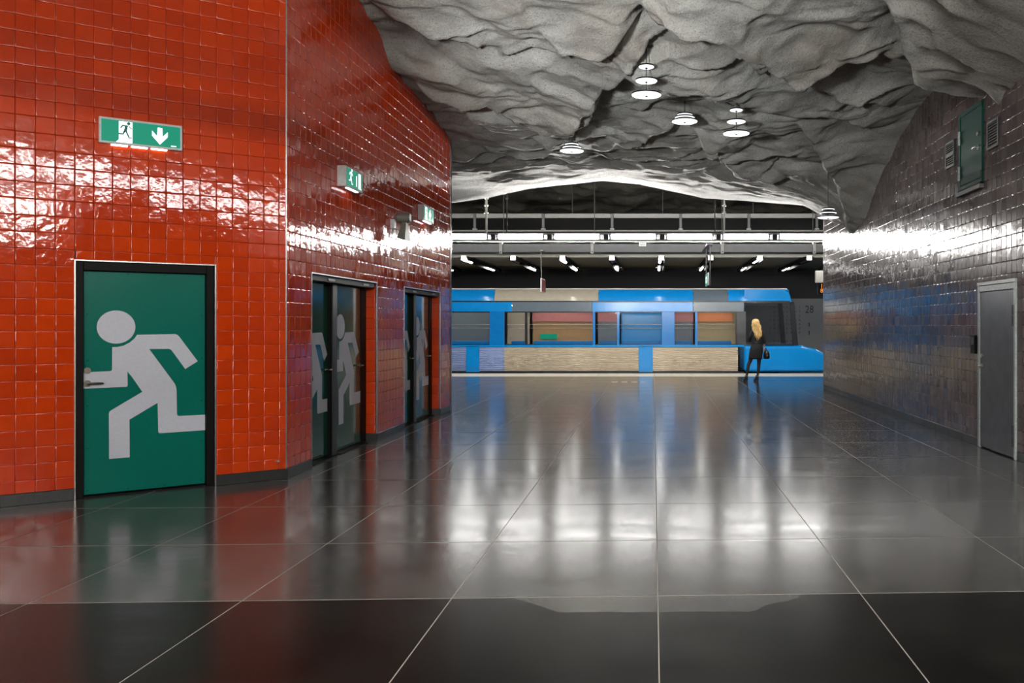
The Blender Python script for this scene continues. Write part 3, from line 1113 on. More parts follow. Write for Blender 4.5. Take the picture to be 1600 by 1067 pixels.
def louvre(name, label, box, n, mat, bar=None):
    a, b, c, d = box
    root = empty(name, LR, RZR, label=label, cat='vent')
    mb = MB()
    mb.bbox(a, a + .03, -.03, .01, c, d, b=.003); mb.bbox(b - .03, b, -.03, .01, c, d, b=.003)
    mb.bbox(a + .03, b - .03, -.03, .01, d - .03, d, b=.003); mb.bbox(a + .03, b - .03, -.03, .01, c, c + .03, b=.003)
    if bar: mb.bbox(a + .03, b - .03, -.03, .01, (c + d) / 2 - .03, (c + d) / 2 + .03, b=.003)
    mb.build('vent_frame', M['dark_metal'], root)
    mb = MB(); mb.box(a + .02, b - .02, .008, .014, c + .02, d - .02)
    mb.build('vent_back', M['black'], root)
    for i in range(n):
        z = c + .045 + (d - c - .08) * i / (n - 1)
        if bar and abs(z - (c + d) / 2) < .035: continue
        mb = MB()
        y0, y1, t = -.024, .004, .004
        mb.add([(a + .03, y0, z - .012), (b - .03, y0, z - .012), (b - .03, y1, z + .012), (a + .03, y1, z + .012),
                (a + .03, y0, z - .012 + t), (b - .03, y0, z - .012 + t), (b - .03, y1, z + .012 + t), (a + .03, y1, z + .012 + t)],
               [(3, 2, 1, 0), (4, 5, 6, 7), (0, 1, 5, 4), (2, 3, 7, 6), (1, 2, 6, 5), (3, 0, 4, 7)])
        mb.build('slat', mat, root)
    return root


louvre('wall_vent', 'dark framed louvre vent on brown tiles, camera side of the green hatch', VENT_R, 9, M['mid_metal'])
louvre('wall_vent', 'small two part steel louvre vent on brown tiles, platform side of the green hatch', VENT_L, 11, M['steel'], True)

mb = MB(); mb.tube((-.089, -.008, .193), (-.089, -.04, .193), .012, n=10); mb.lathe([(.022, 0), (.022, .004)], (-.089, -.03, .19), 10)
o = mb.build('pipe_stub', M['steel'], label='tiny metal pipe stub low on the orange red wall near the corner', cat='pipe')
o.location = CORNER; o.rotation_euler = (0, 0, RZ_A)

# ------------------------------------------------------------------ emergency exit signs
def arc(cx, cz, r, n=16):
    return [(cx + r * math.cos(2 * math.pi * i / n), cz + r * math.sin(2 * math.pi * i / n)) for i in range(n)]


def runner(mb, x, z, h, y0, y1, flip=1):
    """small running man pictogram in a box of height h, x is its centre"""
    P = lambda pts: [(x + flip * px * h, z + pz * h) for px, pz in pts]
    mb.prism(P(arc(.13, .40, .075, 14)), y0, y1)
    mb.prism(P([(-.02, .30), (.10, .30), (.05, .02), (-.08, .02)]), y0, y1)
    mb.prism(P([(.08, .30), (.25, .12), (.29, .15), (.11, .31)]), y0, y1)
    mb.prism(P([(.02, .31), (-.15, .30), (-.24, .16), (-.20, .13), (-.12, .24), (.0, .24)]), y0, y1)
    mb.prism(P([(.05, .03), (.17, -.28), (.26, -.28), (.26, -.33), (.13, -.33), (-.03, .03)]), y0, y1)
    mb.prism(P([(-.08, .04), (.02, .03), (-.10, -.17), (-.30, -.17), (-.30, -.11), (-.13, -.11)]), y0, y1)


def exit_sign(label, loc, rz, x0, x1, z0, z1, dep, style, leds=3):
    root = empty('exit_sign', loc, rz, label=label, cat='sign', group='lit green emergency exit signs')
    w = .02
    mb = MB()
    mb.bbox(x0, x1, -dep, -.0085, z0, z1, b=.006)
    mb.build('sign_housing', M['sign_housing'], root)
    y = -dep - .0015
    mb = MB(); mb.box(x0 + w, x1 - w, y, -dep + .001, z0 + w, z1 - w)
    mb.build('sign_panel', M['sign_green'], root)
    mb = MB()
    fy0, fy1 = y - .0012, y + .001
    W, H = x1 - x0, z1 - z0
    if style == 'a':          # white doorway with runner, arrow down
        mb.prism([(x0 + .135, z0 + w), (x0 + .27, z0 + w), (x0 + .27, z1 - w - .005), (x0 + .16, z1 - w - .005), (x0 + .16, z0 + .045)], fy0, fy1)
        mb.build('doorway_symbol', M['sign_white'], root); mb = MB()
    ar = x0 + W * (.72 if style == 'a' else .60)
    if style in ('a', 'c'):
        s = .066
        mb.prism([(ar - s * .30, z1 - .045), (ar + s * .30, z1 - .045), (ar + s * .36, z0 + .115), (ar + s, z0 + .165), (ar + s, z0 + .115), (ar, z0 + .038), (ar - s, z0 + .115), (ar - s, z0 + .165), (ar - s * .36, z0 + .115)], fy0, fy1)
        mb.build('arrow_symbol', M['sign_white'], root); mb = MB()
    if style == 'b':          # arrow stem and doorway
        mb.prism([(x0 + .36, z0 + .05), (x0 + .385, z0 + .05), (x0 + .385, z1 - .07), (x0 + .36, z1 - .07)], fy0, fy1)
        mb.build('arrow_symbol', M['sign_white'], root); mb = MB()
        mb.prism([(x0 + .44, z0 + .03), (x0 + .53, z0 + .03), (x0 + .53, z1 - .03), (x0 + .44, z1 - .03)], fy0, fy1)
        mb.build('doorway_symbol', M['sign_white'], root); mb = MB()
        runner(mb, x0 + .17, (z0 + z1) / 2, H * .95, fy0, fy1)
        mb.build('runner_symbol', M['sign_white'], root); mb = MB()
    if style == 'c':
        mb.prism([(x0 + .10, z0 + w), (x0 + .22, z0 + w), (x0 + .22, z1 - w - .005), (x0 + .10, z1 - w - .005)], fy0, fy1)
        mb.build('doorway_symbol', M['sign_white'], root); mb = MB()
    mb.prism([(x1 - .10, z0 + .03), (x1 - .055, z0 + .03), (x1 - .055, z0 + .04), (x1 - .10, z0 + .04)], fy0, fy1)
    mb.build('maker_mark', M['sign_white'], root)
    if style in ('a', 'c'):
        mb = MB()
        runner(mb, x0 + (.215 if style == 'a' else .16), (z0 + z1) / 2 + .005, H * .78, fy0 - .001, fy0 + .001, 1)
        mb.build('runner_symbol', M['green_door'], root)
    for i in range(leds):
        a = x0 + .10 + (W - .2) * i / leds
        mb = MB(); mb.bbox(a, a + (W - .2) / leds - .03, -dep + .012, -dep + .045, z0 - .012, z0 + .001, b=.002)
        mb.build('lamp_strip', M['sign_led'], root)
    return root


exit_sign('wide lit exit sign above the nearest green door on the orange red wall', CORNER, RZ_A, -1.666, -.974, 3.292, 3.535, .05, 'a')
exit_sign('box shaped lit exit sign on the dark red wall above the nearer door niche', LB, math.pi / 2, 10.66, 11.27, 3.28, 3.53, .12, 'b', 1)
exit_sign('farthest wall exit sign, beyond the horn loudspeaker on the dark red wall', LB, math.pi / 2, 14.32, 14.98, 3.31, 3.56, .105, 'c', 1)

# horn loudspeaker with junction box on the dark red wall
root = empty('horn_loudspeaker', LB, math.pi / 2, label='grey horn loudspeaker on a bracket on the dark red wall between two exit signs', cat='loudspeaker')
mb = MB()
mb.path([(12.92, -.06, 3.17), (12.92, -.09, 3.17), (12.92, -.10, 3.17), (12.92, -.26, 3.17), (12.92, -.275, 3.17)], [.05, .06, .075, .075, .055], 18)
auto_smooth(mb.build('driver_body', M['horn'], root))
mb = MB()
A = [(12.89, -.17, 3.11), (12.95, -.17, 3.11), (12.95, -.22, 3.11), (12.89, -.22, 3.11)]
B = [(12.72, -.13, 2.86), (13.06, -.13, 2.86), (13.06, -.25, 2.83), (12.72, -.25, 2.83)]
Bi = [(x * .94 + 12.89 * .06, y * .94 - .19 * .06, z) for x, y, z in B]
mb.add(A + B + Bi + [(x, y, z - .01) for x, y, z in A], [(0, 1, 2, 3), (0, 4, 5, 1), (1, 5, 6, 2), (2, 6, 7, 3), (3, 7, 4, 0), (4, 8, 9, 5), (5, 9, 10, 6), (6, 10, 11, 7), (7, 11, 8, 4), (8, 12, 13, 9), (9, 13, 14, 10), (10, 14, 15, 11), (11, 15, 12, 8), (12, 15, 14, 13)])
mb.build('horn_flare', M['horn'], root)
mb = MB(); mb.bbox(12.80, 12.90, -.075, -.009, 3.0, 3.14, b=.008)
mb.build('junction_box', M['sign_housing'], root)
mb = MB(); mb.path([(12.85, -.03, 3.13), (12.88, -.06, 3.15), (12.91, -.08, 3.17)], .012, 8)
mb.build('bracket', M['mid_metal'], root)
mb = MB(); mb.path([(12.82, -.035, 3.0), (12.82, -.03, 2.85), (12.82, -.02, 2.8)], .006, 6)
mb.build('cable', M['mid_metal'], root)

# ------------------------------------------------------------------ tiered disc pendants
def disc_lamp(label, X, Y, tiers, ztop):
    z0 = tiers[-1][1]
    root = empty('disc_pendant', (X, Y, z0), label=label, cat='lamp', group='tiered disc pendants under the rock')
    mb = MB(); mb.tube((0, 0, .0), (0, 0, ztop - z0), .006, n=8); mb.tube((.0, 0, ztop - z0 - .16), (0, 0, ztop - z0), .012, n=8)
    mb.build('hanging_rod', M['dark_metal'], root)
    for t_, (r, z) in enumerate(tiers):
        h = z - z0
        close = t_ + 1 < len(tiers) and z - tiers[t_ + 1][1] < .1
        mb = MB()
        mb.lathe([(.001, .0), (r * .6, .0), (r * .92, .003), (r * .985, .008), (r, .015), (r * .99, .016), (r * .5, .016), (.001, .016)], (0, 0, h), 36)
        d = auto_smooth(mb.build('disc', M['disc_white'], root), 50)
        mb = MB(); mb.lathe([(.001, .0), (r * .97, .0), (r * .985, .02), (r * .93, .022), (r * .9, .006), (.001, .005)], (0, 0, h + .0155), 30)
        mb.build('disc_back', M['black'], d)
        if close:
            mb = MB(); mb.lathe([(.001, -.002), (r * .84, -.002), (r * .86, .003), (.001, .004)], (0, 0, h), 30)
            mb.build('disc_dark_reflection', M['black'], d)  # flat black paints in the reflection of the dark disc back below
        mb = MB(); mb.lathe([(.001, -.012), (.016, -.011), (.018, .0), (.001, .001)], (0, 0, h), 12)
        mb.build('disc_nut', M['black'], d)
    return root


def tiers_px(X, pts, Y):
    return [(d / 2 * Y / F, CH + (VY - y) / F * Y) for y, d in pts]


def rz_at(X, Y):
    return float(ceil_z(np.array([X]), np.array([Y]))[0]) + .03


for label, cx, Y, pts in (
    ('largest disc pendant, three widely spaced discs, nearest to the camera', 1010, 12.0, [(106, 24), (128, 34), (150, 46)]),
    ('disc pendant with three closely stacked discs, between the two widely spaced ones', 1070, 14.0, [(181, 24), (185.5, 31), (191, 39.5)]),
    ('pale disc pendant with three widely spaced discs, second from the right', 1150.5, 13.7, [(173.5, 20), (191.5, 29), (210, 41)]),
    ('leftmost disc pendant, closely stacked, low before the bright rock lip', 893.5, 15.1, [(227, 21), (232, 29), (237, 37)]),
    ('rightmost disc pendant, closely stacked, beside the end of the brown wall', 1294, 16.7, [(328, 20), (334, 26), (341, 33)]),
):
    X = (cx - VX) / F * Y
    disc_lamp(label, X, Y, tiers_px(X, pts, Y), max(rz_at(X, Y), CH + (VY - pts[0][0]) / F * Y + .1))

# ------------------------------------------------------------------ fluorescent lamps
def tube_lamp(label, X, Y, z, length, mat, cover=True, group='row of fluorescent tubes above the platform'):
    root = empty('fluorescent_lamp', (X, Y, z), label=label, cat='lamp', group=group)
    L = length / 2
    mb = MB(); mb.path([(-L, 0, 0), (-L + .02, 0, 0), (L - .02, 0, 0), (L, 0, 0)], [.05, .062, .062, .05], 16)
    auto_smooth(mb.build('tube', mat, root))
    for s in (-1, 1):
        mb = MB(); mb.path([(s * L, 0, 0), (s * (L + .03), 0, 0), (s * (L + .04), 0, 0)], [.058, .058, .03], 14)
        auto_smooth(mb.build('end_cap', M['dark_metal'], root))
        mb = MB()
        for k in range(2 if s > 0 else 1):
            mb.bbox(s * (L + .062 + .04 * k) - .011, s * (L + .062 + .04 * k) + .011, -.075, -.02, -.075, .055, b=.004)
        mb.build('spring_clip', M['steel'], root)
    mb = MB()
    if cover:
        mb.bbox(-.765, .765, -.09, .09, .078, .095, b=.003)
        mb.bbox(-.765, .765, -.022, .022, -.098, -.078, b=.003)
    else:
        mb.bbox(-L - .05, L + .05, -.05, .05, .075, .12, b=.004)
    mb.build('lamp_housing', M['dark_metal'] if cover else M['white'], root)
    return root


names = {-4: 'fifth', -3: 'fourth', -2: 'third', -1: 'second', 0: 'first'}
order = ['first', 'second', 'third', 'fourth', 'fifth', 'sixth', 'seventh']
vis = 0
for k in range(-5, 7):
    X = -.5478 + 1.53 * k
    x = VX + F * X / 24
    if 700 < x < 1290:
        lab = 'lit fluorescent tube above the platform, %s from the dark red wall' % order[vis]; vis += 1
    else:
        lab = 'lit fluorescent tube of the platform row, %s beyond the end of the %s wall' % (['first', 'second', 'third', 'fourth'][int(max(0, (-4.6 - X if X < 0 else X - 4.6) // 1.53))], 'dark red' if X < 0 else 'brown')
    tube_lamp(lab, X, 24.0, 4.0, 1.215, M['tube'])
for Y, xs_ in ((3.4, (-2.6, -1.075, .45, 1.975, 3.5)), (-3.5, (-2.6, -1.075, .45, 1.975, 3.5)), (-7.0, (-2.6, -1.075, .45, 1.975, 3.5))):
    for X in xs_:
        tube_lamp('lit fluorescent tube %s, %s along its row from the red wall' % ('overhead before the camera' if Y > 0 else ('behind the camera' if Y > -5 else 'far behind the camera'), ['first', 'second', 'third', 'fourth', 'fifth'][int(round((X + 2.6) / 1.525))]), X, Y, 3.88 if Y > 0 else 4.2, 1.3, M['hall_tube'] if Y > 0 else M['hall_tube_back'], False, 'hall tube rows behind the camera')

# rods that carry the tube row
for i, (x, col, r, lab) in enumerate(((760, 'rod_grey', .030, 'pale steel rod carrying the tube row, left'), (792, 'black', .016, 'thin black jointed rod beside the pale left rod'), (1117, 'black', .016, 'thin black jointed rod beside the pale right rod'), (1131.5, 'rod_grey', .026, 'pale steel rod carrying the tube row, right'))):
    X = (x - VX) / F * 24.05
    root = empty('hanger_rod', (X, 24.05, 4.09), label=lab, cat='rod')
    mb = MB(); mb.tube((0, 0, 0), (0, 0, 2.5), r, n=10)
    mb.build('rod', M[col], root)
    for z in (.55, .75, .95, 1.15):
        mb = MB(); mb.tube((0, 0, z), (0, 0, z + .04), r * 2.1, n=10)
        mb.build('coupling', M[col], root)

# ------------------------------------------------------------------ gantry over the platform edge
GY = 28.3
def rail(name, label, dims, mat, cat='rail', bevel=.01, hang=()):
    mb = MB(); mb.bbox(*dims, b=bevel)
    o = mb.build(name, mat, label=label, cat=cat)
    yc = (dims[2] + dims[3]) / 2
    for X in hang:
        mb = MB(); mb.tube((X, yc, dims[5] - .01), (X, yc, float(vault_z(np.array([X]), np.array([yc]))[0]) + .01), .012, n=8)
        mb.build('suspension_rod', M['dark_metal'], o)
    return o


rail('cable_rail', 'long pale grey cable rail, topmost of the gantry over the track', (-10, 10, GY, GY + .08, 5.03, 5.18), M['mid_metal'], hang=(-8, -5.4, -2.6, .3, 3.2, 8))
rail('service_pipe', 'thin pale pipe just above the row of tubes', (-10, 10, GY - .04, GY + .02, 4.59, 4.65), M['rod_grey'], 'pipe')
rail('conduit', 'thin grey conduit just below the row of tubes', (-10, 10, 27.40, 27.44, 4.19, 4.23), M['mid_metal'], 'pipe')
rail('cable_tray', 'wide dark cable tray below the row of tubes', (-10, 10, 27.506, 27.9, 3.86, 4.14), M['dark_metal'], 'tray', .02, hang=(-8, -4.7, -1.85, 2.15, 5.0, 8))
rail('edge_beam', 'pale beam along the front of the mesh ceiling over the track', (-10, 10, GY, GY + .12, 3.775, 3.88), M['pale_metal'], 'beam')
order2 = ['first', 'second', 'third', 'fourth', 'fifth', 'sixth']
for i, x in enumerate((742, 849, 956.5, 1063.5, 1170, 1276)):
    X = (x - VX) / F * GY
    root = empty('gantry_post', (X, GY - .021, 4.65), label='dark post between cable rail and pipe, %s from the left' % order2[i], cat='post', group='posts of the gantry')
    mb = MB(); mb.bbox(-.045, .045, -.02, .02, 0, .51, b=.006); mb.build('post', M['dark_metal'], root)
    mb = MB(); mb.bbox(-.075, .075, -.03, .015, .0, .05, b=.006); mb.build('clamp', M['mid_metal'], root)
for i, x in enumerate((782, 925, 1129, 1273)):
    X = (x - VX) / F * 27.4
    root = empty('tray_bracket', (X, 27.475, 3.82), label='grey bracket in front of the dark cable tray, %s from the left' % order2[i], cat='bracket', group='brackets of the cable tray')
    mb = MB(); mb.bbox(-.05, .05, -.03, .03, 0, .42, b=.006); mb.build('bracket_plate', M['mid_metal'], root)
    mb = MB()
    for z in (.06, .34): mb.tube((0, -.03, z), (0, -.045, z), .018, n=8)
    mb.build('bolt', M['black'], root)
# loose cables hanging under tubes
for i, (xa, xb, lab) in enumerate(((840, 905, 'thin cable drooping below the third visible tube'), (985, 1030, 'thin cable drooping beside the small white label'), (1096, 1119, 'thin cable drooping below the fifth tube'))):
    A, B = pix(xa, 378, 24.0), pix(xb, 376, 24.0); A.z = B.z = 3.905; A.y = B.y = 24.018
    pts = [A.lerp(B, t / 8) - Vector((0, 0, .09 * math.sin(math.pi * t / 8))) for t in range(9)]
    mb = MB(); mb.path(pts, .006, 6)
    mb.build('cable', M['tile_red'] if False else M['mid_metal'], label=lab, cat='cable')
p = pix(1004, 381, 24.0)
root = empty('number_plate', p, label='small white label plate with two rows of dark marks below the tubes', cat='label')
mb = MB(); mb.bbox(-.095, .095, -.008, .008, -.062, .062, b=.004); mb.build('plate', M['white'], root)
mb = MB(); mb.box(-.01, .01, -.003, .003, .06, 3.905 - p.z); mb.build('plate_stem', M['mid_metal'], root)
mb = MB()
for zz in (.028, -.028):
    for k in range(4): mb.box(-.07 + .036 * k, -.048 + .036 * k, -.0095, -.007, zz - .014, zz + .014)
mb.build('marks', M['black'], root)

# mesh ceiling panels and lamp troughs over the track
k = NT('brown_wire_mesh')
wv = k.n('ShaderNodeTexWave', wave_type='BANDS', bands_direction='X'); wv.inputs['Scale'].default_value = 7.0
wv2 = k.n('ShaderNodeTexWave', wave_type='BANDS', bands_direction='Y'); wv2.inputs['Scale'].default_value = 7.0
k.l(k.pos(), wv.inputs['Vector']); k.l(k.pos(), wv2.inputs['Vector'])
k.l(k.ramp(k.math('MAXIMUM', wv.outputs['Fac'], wv2.outputs['Fac']), [(0.5, (0.05, 0.045, 0.03)), (0.95, (0.17, 0.15, 0.105))]), k.b.inputs['Base Color'])
k.b.inputs['Roughness'].default_value = 0.6
M['mesh_panel'] = k.mat
root = empty('mesh_ceiling', (0, GY, 3.76), label='brown wire mesh ceiling over the track behind the pale beam', cat='ceiling panel')
for k_ in range(-7, 7):
    x0 = .24 + 1.525 * k_
    mb = MB()
    mb.bbox(x0 + .11, x0 + 1.525 - .11, .13, 5.55, .0, .03, b=.006)
    mb.build('mesh_panel', M['mesh_panel'], root)
tcount = 0
for k_ in range(-6, 6):
    X = .24 + 1.525 * k_
    far = VX + F * X / 33.0
    both = (k_ % 2 == 0)
    if 700 < far < 1290:
        lab = 'black lamp trough running over the track, %s from the left%s' % (['first', 'second', 'third', 'fourth', 'fifth', 'sixth', 'seventh', 'eighth', 'ninth', 'tenth'][tcount], ', both lamps lit' if both else ', only its far lamp lit'); tcount += 1
    else:
        lab = 'black lamp trough over the track, hidden behind the %s wall' % ('dark red' if X < 0 else 'brown')
    root = empty('lamp_trough', (X, GY, 3.60), label=lab, cat='lamp', group='lamp troughs over the track')
    mb = MB()
    mb.bbox(-.10, .10, -1.0, 5.1, .085, .13, b=.006)
    mb.bbox(-.12, -.10, -1.0, 5.1, .0, .13, b=.005); mb.bbox(.10, .12, -1.0, 5.1, .0, .13, b=.005)
    mb.bbox(-.1, .1, 1.2, 1.6, .02, .08, b=.01)
    mb.build('trough', M['black'], root)
    for y0, y1, on in ((-.85, .35, both), (3.0, 4.3, True)):
        mb = MB(); mb.path([(-.035, y0, .035), (-.035, y1, .035)], .036, 12)
        if on: auto_smooth(mb.build('lamp_tube', M['track_lamp'], root))
        else: auto_smooth(mb.build('lamp_tube', M['dark_metal'], root))
    mb = MB(); mb.bbox(-.16, -.1, 2.9, 4.3, .02, .05, b=.004); mb.bbox(.10, .16, 2.9, 4.3, .02, .05, b=.004)
    mb.bbox(-.09, .09, -1.03, -.99, .0, .16, b=.01)
    mb.build('reflector', M['steel'], root)

# hanging signs over the platform
root = empty('hanging_exit_sign', (1.558, 25.0, 2.74), label='narrow green exit sign hanging edge on above the platform', cat='sign')
mb = MB(); mb.bbox(-.02, .02, 0, 1.15, 0, .35, b=.006); mb.build('sign_housing', M['sign_housing'], root)
mb = MB(); mb.box(-.023, -.019, .03, 1.12, .02, .33); mb.build('sign_panel', M['sign_green'], root)
mb = MB(); mb.box(-.025, -.022, .2, .3, .08, .27); mb.box(-.025, -.022, .5, .62, .06, .16); mb.box(-.025, -.022, .5, .66, .19, .26); mb.box(-.025, -.022, .85, .95, .09, .28)
mb.build('sign_symbols', M['sign_white'], root)
mb = MB(); mb.path([(0.03, -.02, -.03), (.045, -.03, .0), (.045, -.03, .3), (.045, -.03, 1.12)], .02, 8); mb.path([(0.0, 1.05, .35), (0, 1.05, 1.12)], .02, 8)
mb.bbox(-.05, .12, -.1, 2.507, 1.12, 1.17, b=.01)
mb.build('hanger', M['dark_metal'], root)

p = pix(846, 439, 27)
root = empty('hanging_board', (p.x, 27.0, 2.62), label='white board hanging edge on above the platform, left of the green hanging sign', cat='sign')
mb = MB(); mb.bbox(-.03, .0, 0, .9, 0, .42, b=.006); mb.build('board', M['white'], root)
mb = MB(); mb.bbox(.0, .02, .01, .9, 0.02, .40, b=.004); mb.build('board_back', simple('dark_red_board', (.12, .01, .01), .4), root)
mb = MB(); mb.path([(-.01, .1, .42), (-.02, .1, .75), (-.03, .1, 1.25)], .014, 8); mb.bbox(-.06, .06, 0.02, .503, 1.24, 1.29, b=.01); mb.build('hanger', M['mid_metal'], root)

root = empty('platform_display', (4.585, 25.0, 2.5), label='platform sign box with orange display, half hidden by the end of the brown wall', cat='display')
mb = MB(); mb.bbox(0, 2.2, -.06, .06, .30, .64, b=.01); mb.build('name_board', M['pale_metal'], root)
mb = MB(); mb.bbox(.06, 2.1, -.08, .08, -.02, .30, b=.01); mb.build('display_box', M['black'], root)
for i, (s, z) in enumerate((('11 N', .20), ('8 m', .07))):
    text_mesh(s, .17, 'display_line', M['led_orange'], root, (.12, -.085, z), (math.pi / 2, 0, 0), align='LEFT')
text_mesh('V', .2, 'board_letter', M['black'], root, (.20, -.064, .45), (math.pi / 2, 0, 0), align='LEFT')
mb = MB(); mb.tube((1.0, 0, .64), (1.0, 0, 4.1), .03, n=8); mb.build('hanger', M['mid_metal'], root)

# far tunnel wall with its inscription
mb = MB(); mb.box(-13, 13, 34.0, 34.3, 2.62, 7.0)
mb.build('wall_tunnel', simple('shaded_tunnel_wall', (.008, .008, .009), .8), label='upper tunnel wall behind the train, its shade painted black', kind='structure')  # shade on the upper wall is put into its near-black colour
M['inscribed'] = simple('grey_stone_panel', (.11, .117, .124), .5, grain=.15)
wt = empty('wall_track', (0, 33.98, 0), label='grey stone wall behind the train with cut letters and the number 28', kind='structure')
mb = MB(); mb.box(-13, 13, .0, .3, -1.3, 2.62); mb.build('wall_face', M['inscribed'], wt)
M['letter'] = simple('cut_letter', (.008, .009, .010), .8)
px2 = lambda x: (x - VX) / F * 34.0
pz2 = lambda y: CH + (VY - y) / F * 34.0
rows = ['LANHALLI', ' RENSAMT', 'ICANVETI', 'VERTENNA', ' EAROBMA', 'SRELKAPE', 'LITTERAP', '', ' ETHANA ']
for r, s in enumerate(rows):
    for c, ch in enumerate(s):
        if ch == ' ': continue
        x = 1190 + (180 + 87 * c) / 13.34
        y = 460 + (275 + 87 * r) / 13.34
        text_mesh(ch, .13, 'letter', M['letter'], wt, (px2(x), -.003, pz2(y)), (math.pi / 2, 0, 0))
text_mesh('28', .42, 'number', M['letter'], wt, (px2(1264.5), -.003, pz2(483.8)), (math.pi / 2, 0, 0), (.8, 1))
for y in (507, 520): 
    mb = MB(); mb.box(px2(1264) - .02, px2(1264) + .02, -.004, .0, pz2(y + 3), pz2(y - 3)); mb.build('joint_mark', M['letter'], wt)

# made-up stands for the uplighters added unseen to brighten the rock
for lab, (x, y, z), rot in (('black uplighter added out of view to brighten the near rock', (-2.3, 2.4, 2.6), (-2.3, 2.4)), ('black uplighter added out of view to brighten the far rock', (-2.7, 2.0, 2.6), (-2.7, 2.0))):
    root = empty('fill_uplighter', (x, y, 0), label=lab, cat='lamp')
    mb = MB(); mb.tube((0, -.05, .02), (0, -.05, z - .32), .03, n=10); mb.lathe([(.18, 0), (.18, .02), (.03, .03)], (0, -.05, 0), 20)
    mb.build('stand', M['dark_metal'], root)
    mb = MB(); mb.lathe([(.05, z - .36), (.20, z - .34), (.28, z - .26), (.27, z - .26), (.18, z - .32), (.04, z - .33)], (0, -.05, 0), 24)
    mb.build('lamp_bowl', M['black'], root)

# ------------------------------------------------------------------ underground train standing at the platform
TY = 29.55                                                    # plane of the side facing the platform
tX = lambda x: (x - VX) / F * TY
def paint(name, col, rough=.16, metal=0.0):
    m = simple(name, col, rough, metal, .5, .05, 8)
    return m


M['t_blue'] = paint('train_blue', (0.003, 0.20, 0.54))
M['t_deep'] = paint('train_deep_blue', (0.003, 0.14, 0.42))
M['t_cream'] = paint('train_cream', (0.34, 0.31, 0.25))
M['t_grey'] = paint('train_grey_blue', (0.10, 0.13, 0.16))
M['t_dark'] = paint('train_dark', (0.012, 0.014, 0.018), .25)
M['t_steel'] = paint('train_ribbed_steel', (0.56, 0.50, 0.41), .25, .6)
M['t_steel_blue'] = paint('train_ribbed_blue_steel', (0.34, 0.42, 0.64), .25, .6)
M['t_roof'] = simple('train_roof', (0.32, 0.29, 0.24), .3)
k = NT('train_glass')
k.b.inputs['Base Color'].default_value = (.01, .013, .016, 1)
k.b.inputs['Roughness'].default_value = .03
k.b.inputs['Alpha'].default_value = .14
M['glass'] = k.mat
M['t_lamp'] = emitter('train_ceiling_lamp', (1.0, .9, .75), TRAIN_POWER * 3)

train = empty('metro_train', (0, TY, 0), label='blue metro train with ribbed metal side panels standing along the platform', cat='train')


def profile(name, pts, x0, x1, mat, parent=train, smooth=30):
    """open strip (y, z) swept along x, with thickness behind it"""
    mb = MB()
    n = len(pts)
    vs = [(x0, y, z) for y, z in pts] + [(x1, y, z) for y, z in pts]
    vs += [(x0, y + .03, z) for y, z in pts] + [(x1, y + .03, z) for y, z in pts]
    fs = []
    for i in range(n - 1):
        fs.append((i, n + i, n + i + 1, i + 1))
        fs.append((2 * n + i, 2 * n + i + 1, 3 * n + i + 1, 3 * n + i))
        fs.append((i, i + 1, 2 * n + i + 1, 2 * n + i)); fs.append((n + i, 3 * n + i, 3 * n + i + 1, n + i + 1))
    fs.append((0, 2 * n, 3 * n, n)); fs.append((n - 1, 2 * n - 1, 4 * n - 1, 3 * n - 1))
    mb.add(vs, fs)
    return auto_smooth(mb.build(name, mat, parent), smooth)


# body shell: floor, far side, roof, inner ceiling
XC, XT = tX(1163), -9.6
mb = MB()
mb.box(XT, 4.3, .06, 2.8, -.75, -.02)
mb.build('underframe', M['t_dark'], train)
roof = [(.26, 2.80), (.34, 2.83), (.6, 2.86), (1.45, 2.90), (2.3, 2.86), (2.6, 2.80)]
profile('roof', roof, XT, tX(1232), M['t_roof'])
mb = MB(); mb.box(XT, XC, 2.75, 2.8, 0, 2.7); mb.box(XT, XC, .1, 2.75, 2.28, 2.32)
mb.build('inner_shell', M['t_cream'], train)
# slanted cantrail, in coloured lengths
cant = [(0.0, 2.415), (.012, 2.45), (.035, 2.52), (.075, 2.61), (.13, 2.70), (.20, 2.775), (.25, 2.805)]
for xa, xb, m in ((XT, tX(772), 't_blue'), (tX(772), tX(935), 't_cream'), (tX(935), tX(1083), 't_blue'), (tX(1083), tX(1138), 't_grey'), (tX(1138), tX(1234), 't_blue')):
    profile('cantrail_panel', cant, xa + .006, xb - .006, M[m])
mb = MB(); mb.box(XT, tX(1234), .005, .06, 2.372, 2.413); mb.build('gutter', M['t_dark'], train)
mb = MB(); mb.bbox(XT, tX(1230), .225, .275, 2.80, 2.84, b=.01); mb.build('roof_edge', M['edge'], train)
for xa, xb, m in ((XT, tX(800), 't_blue'), (tX(800), tX(925), 't_grey'), (tX(925), tX(1083), 't_blue'), (tX(1083), XC, 't_grey')):
    mb = MB(); mb.bbox(xa + .005, xb - .005, .0, .05, 2.055, 2.37, b=.006)
    mb.build('sign_band', M[m], train)
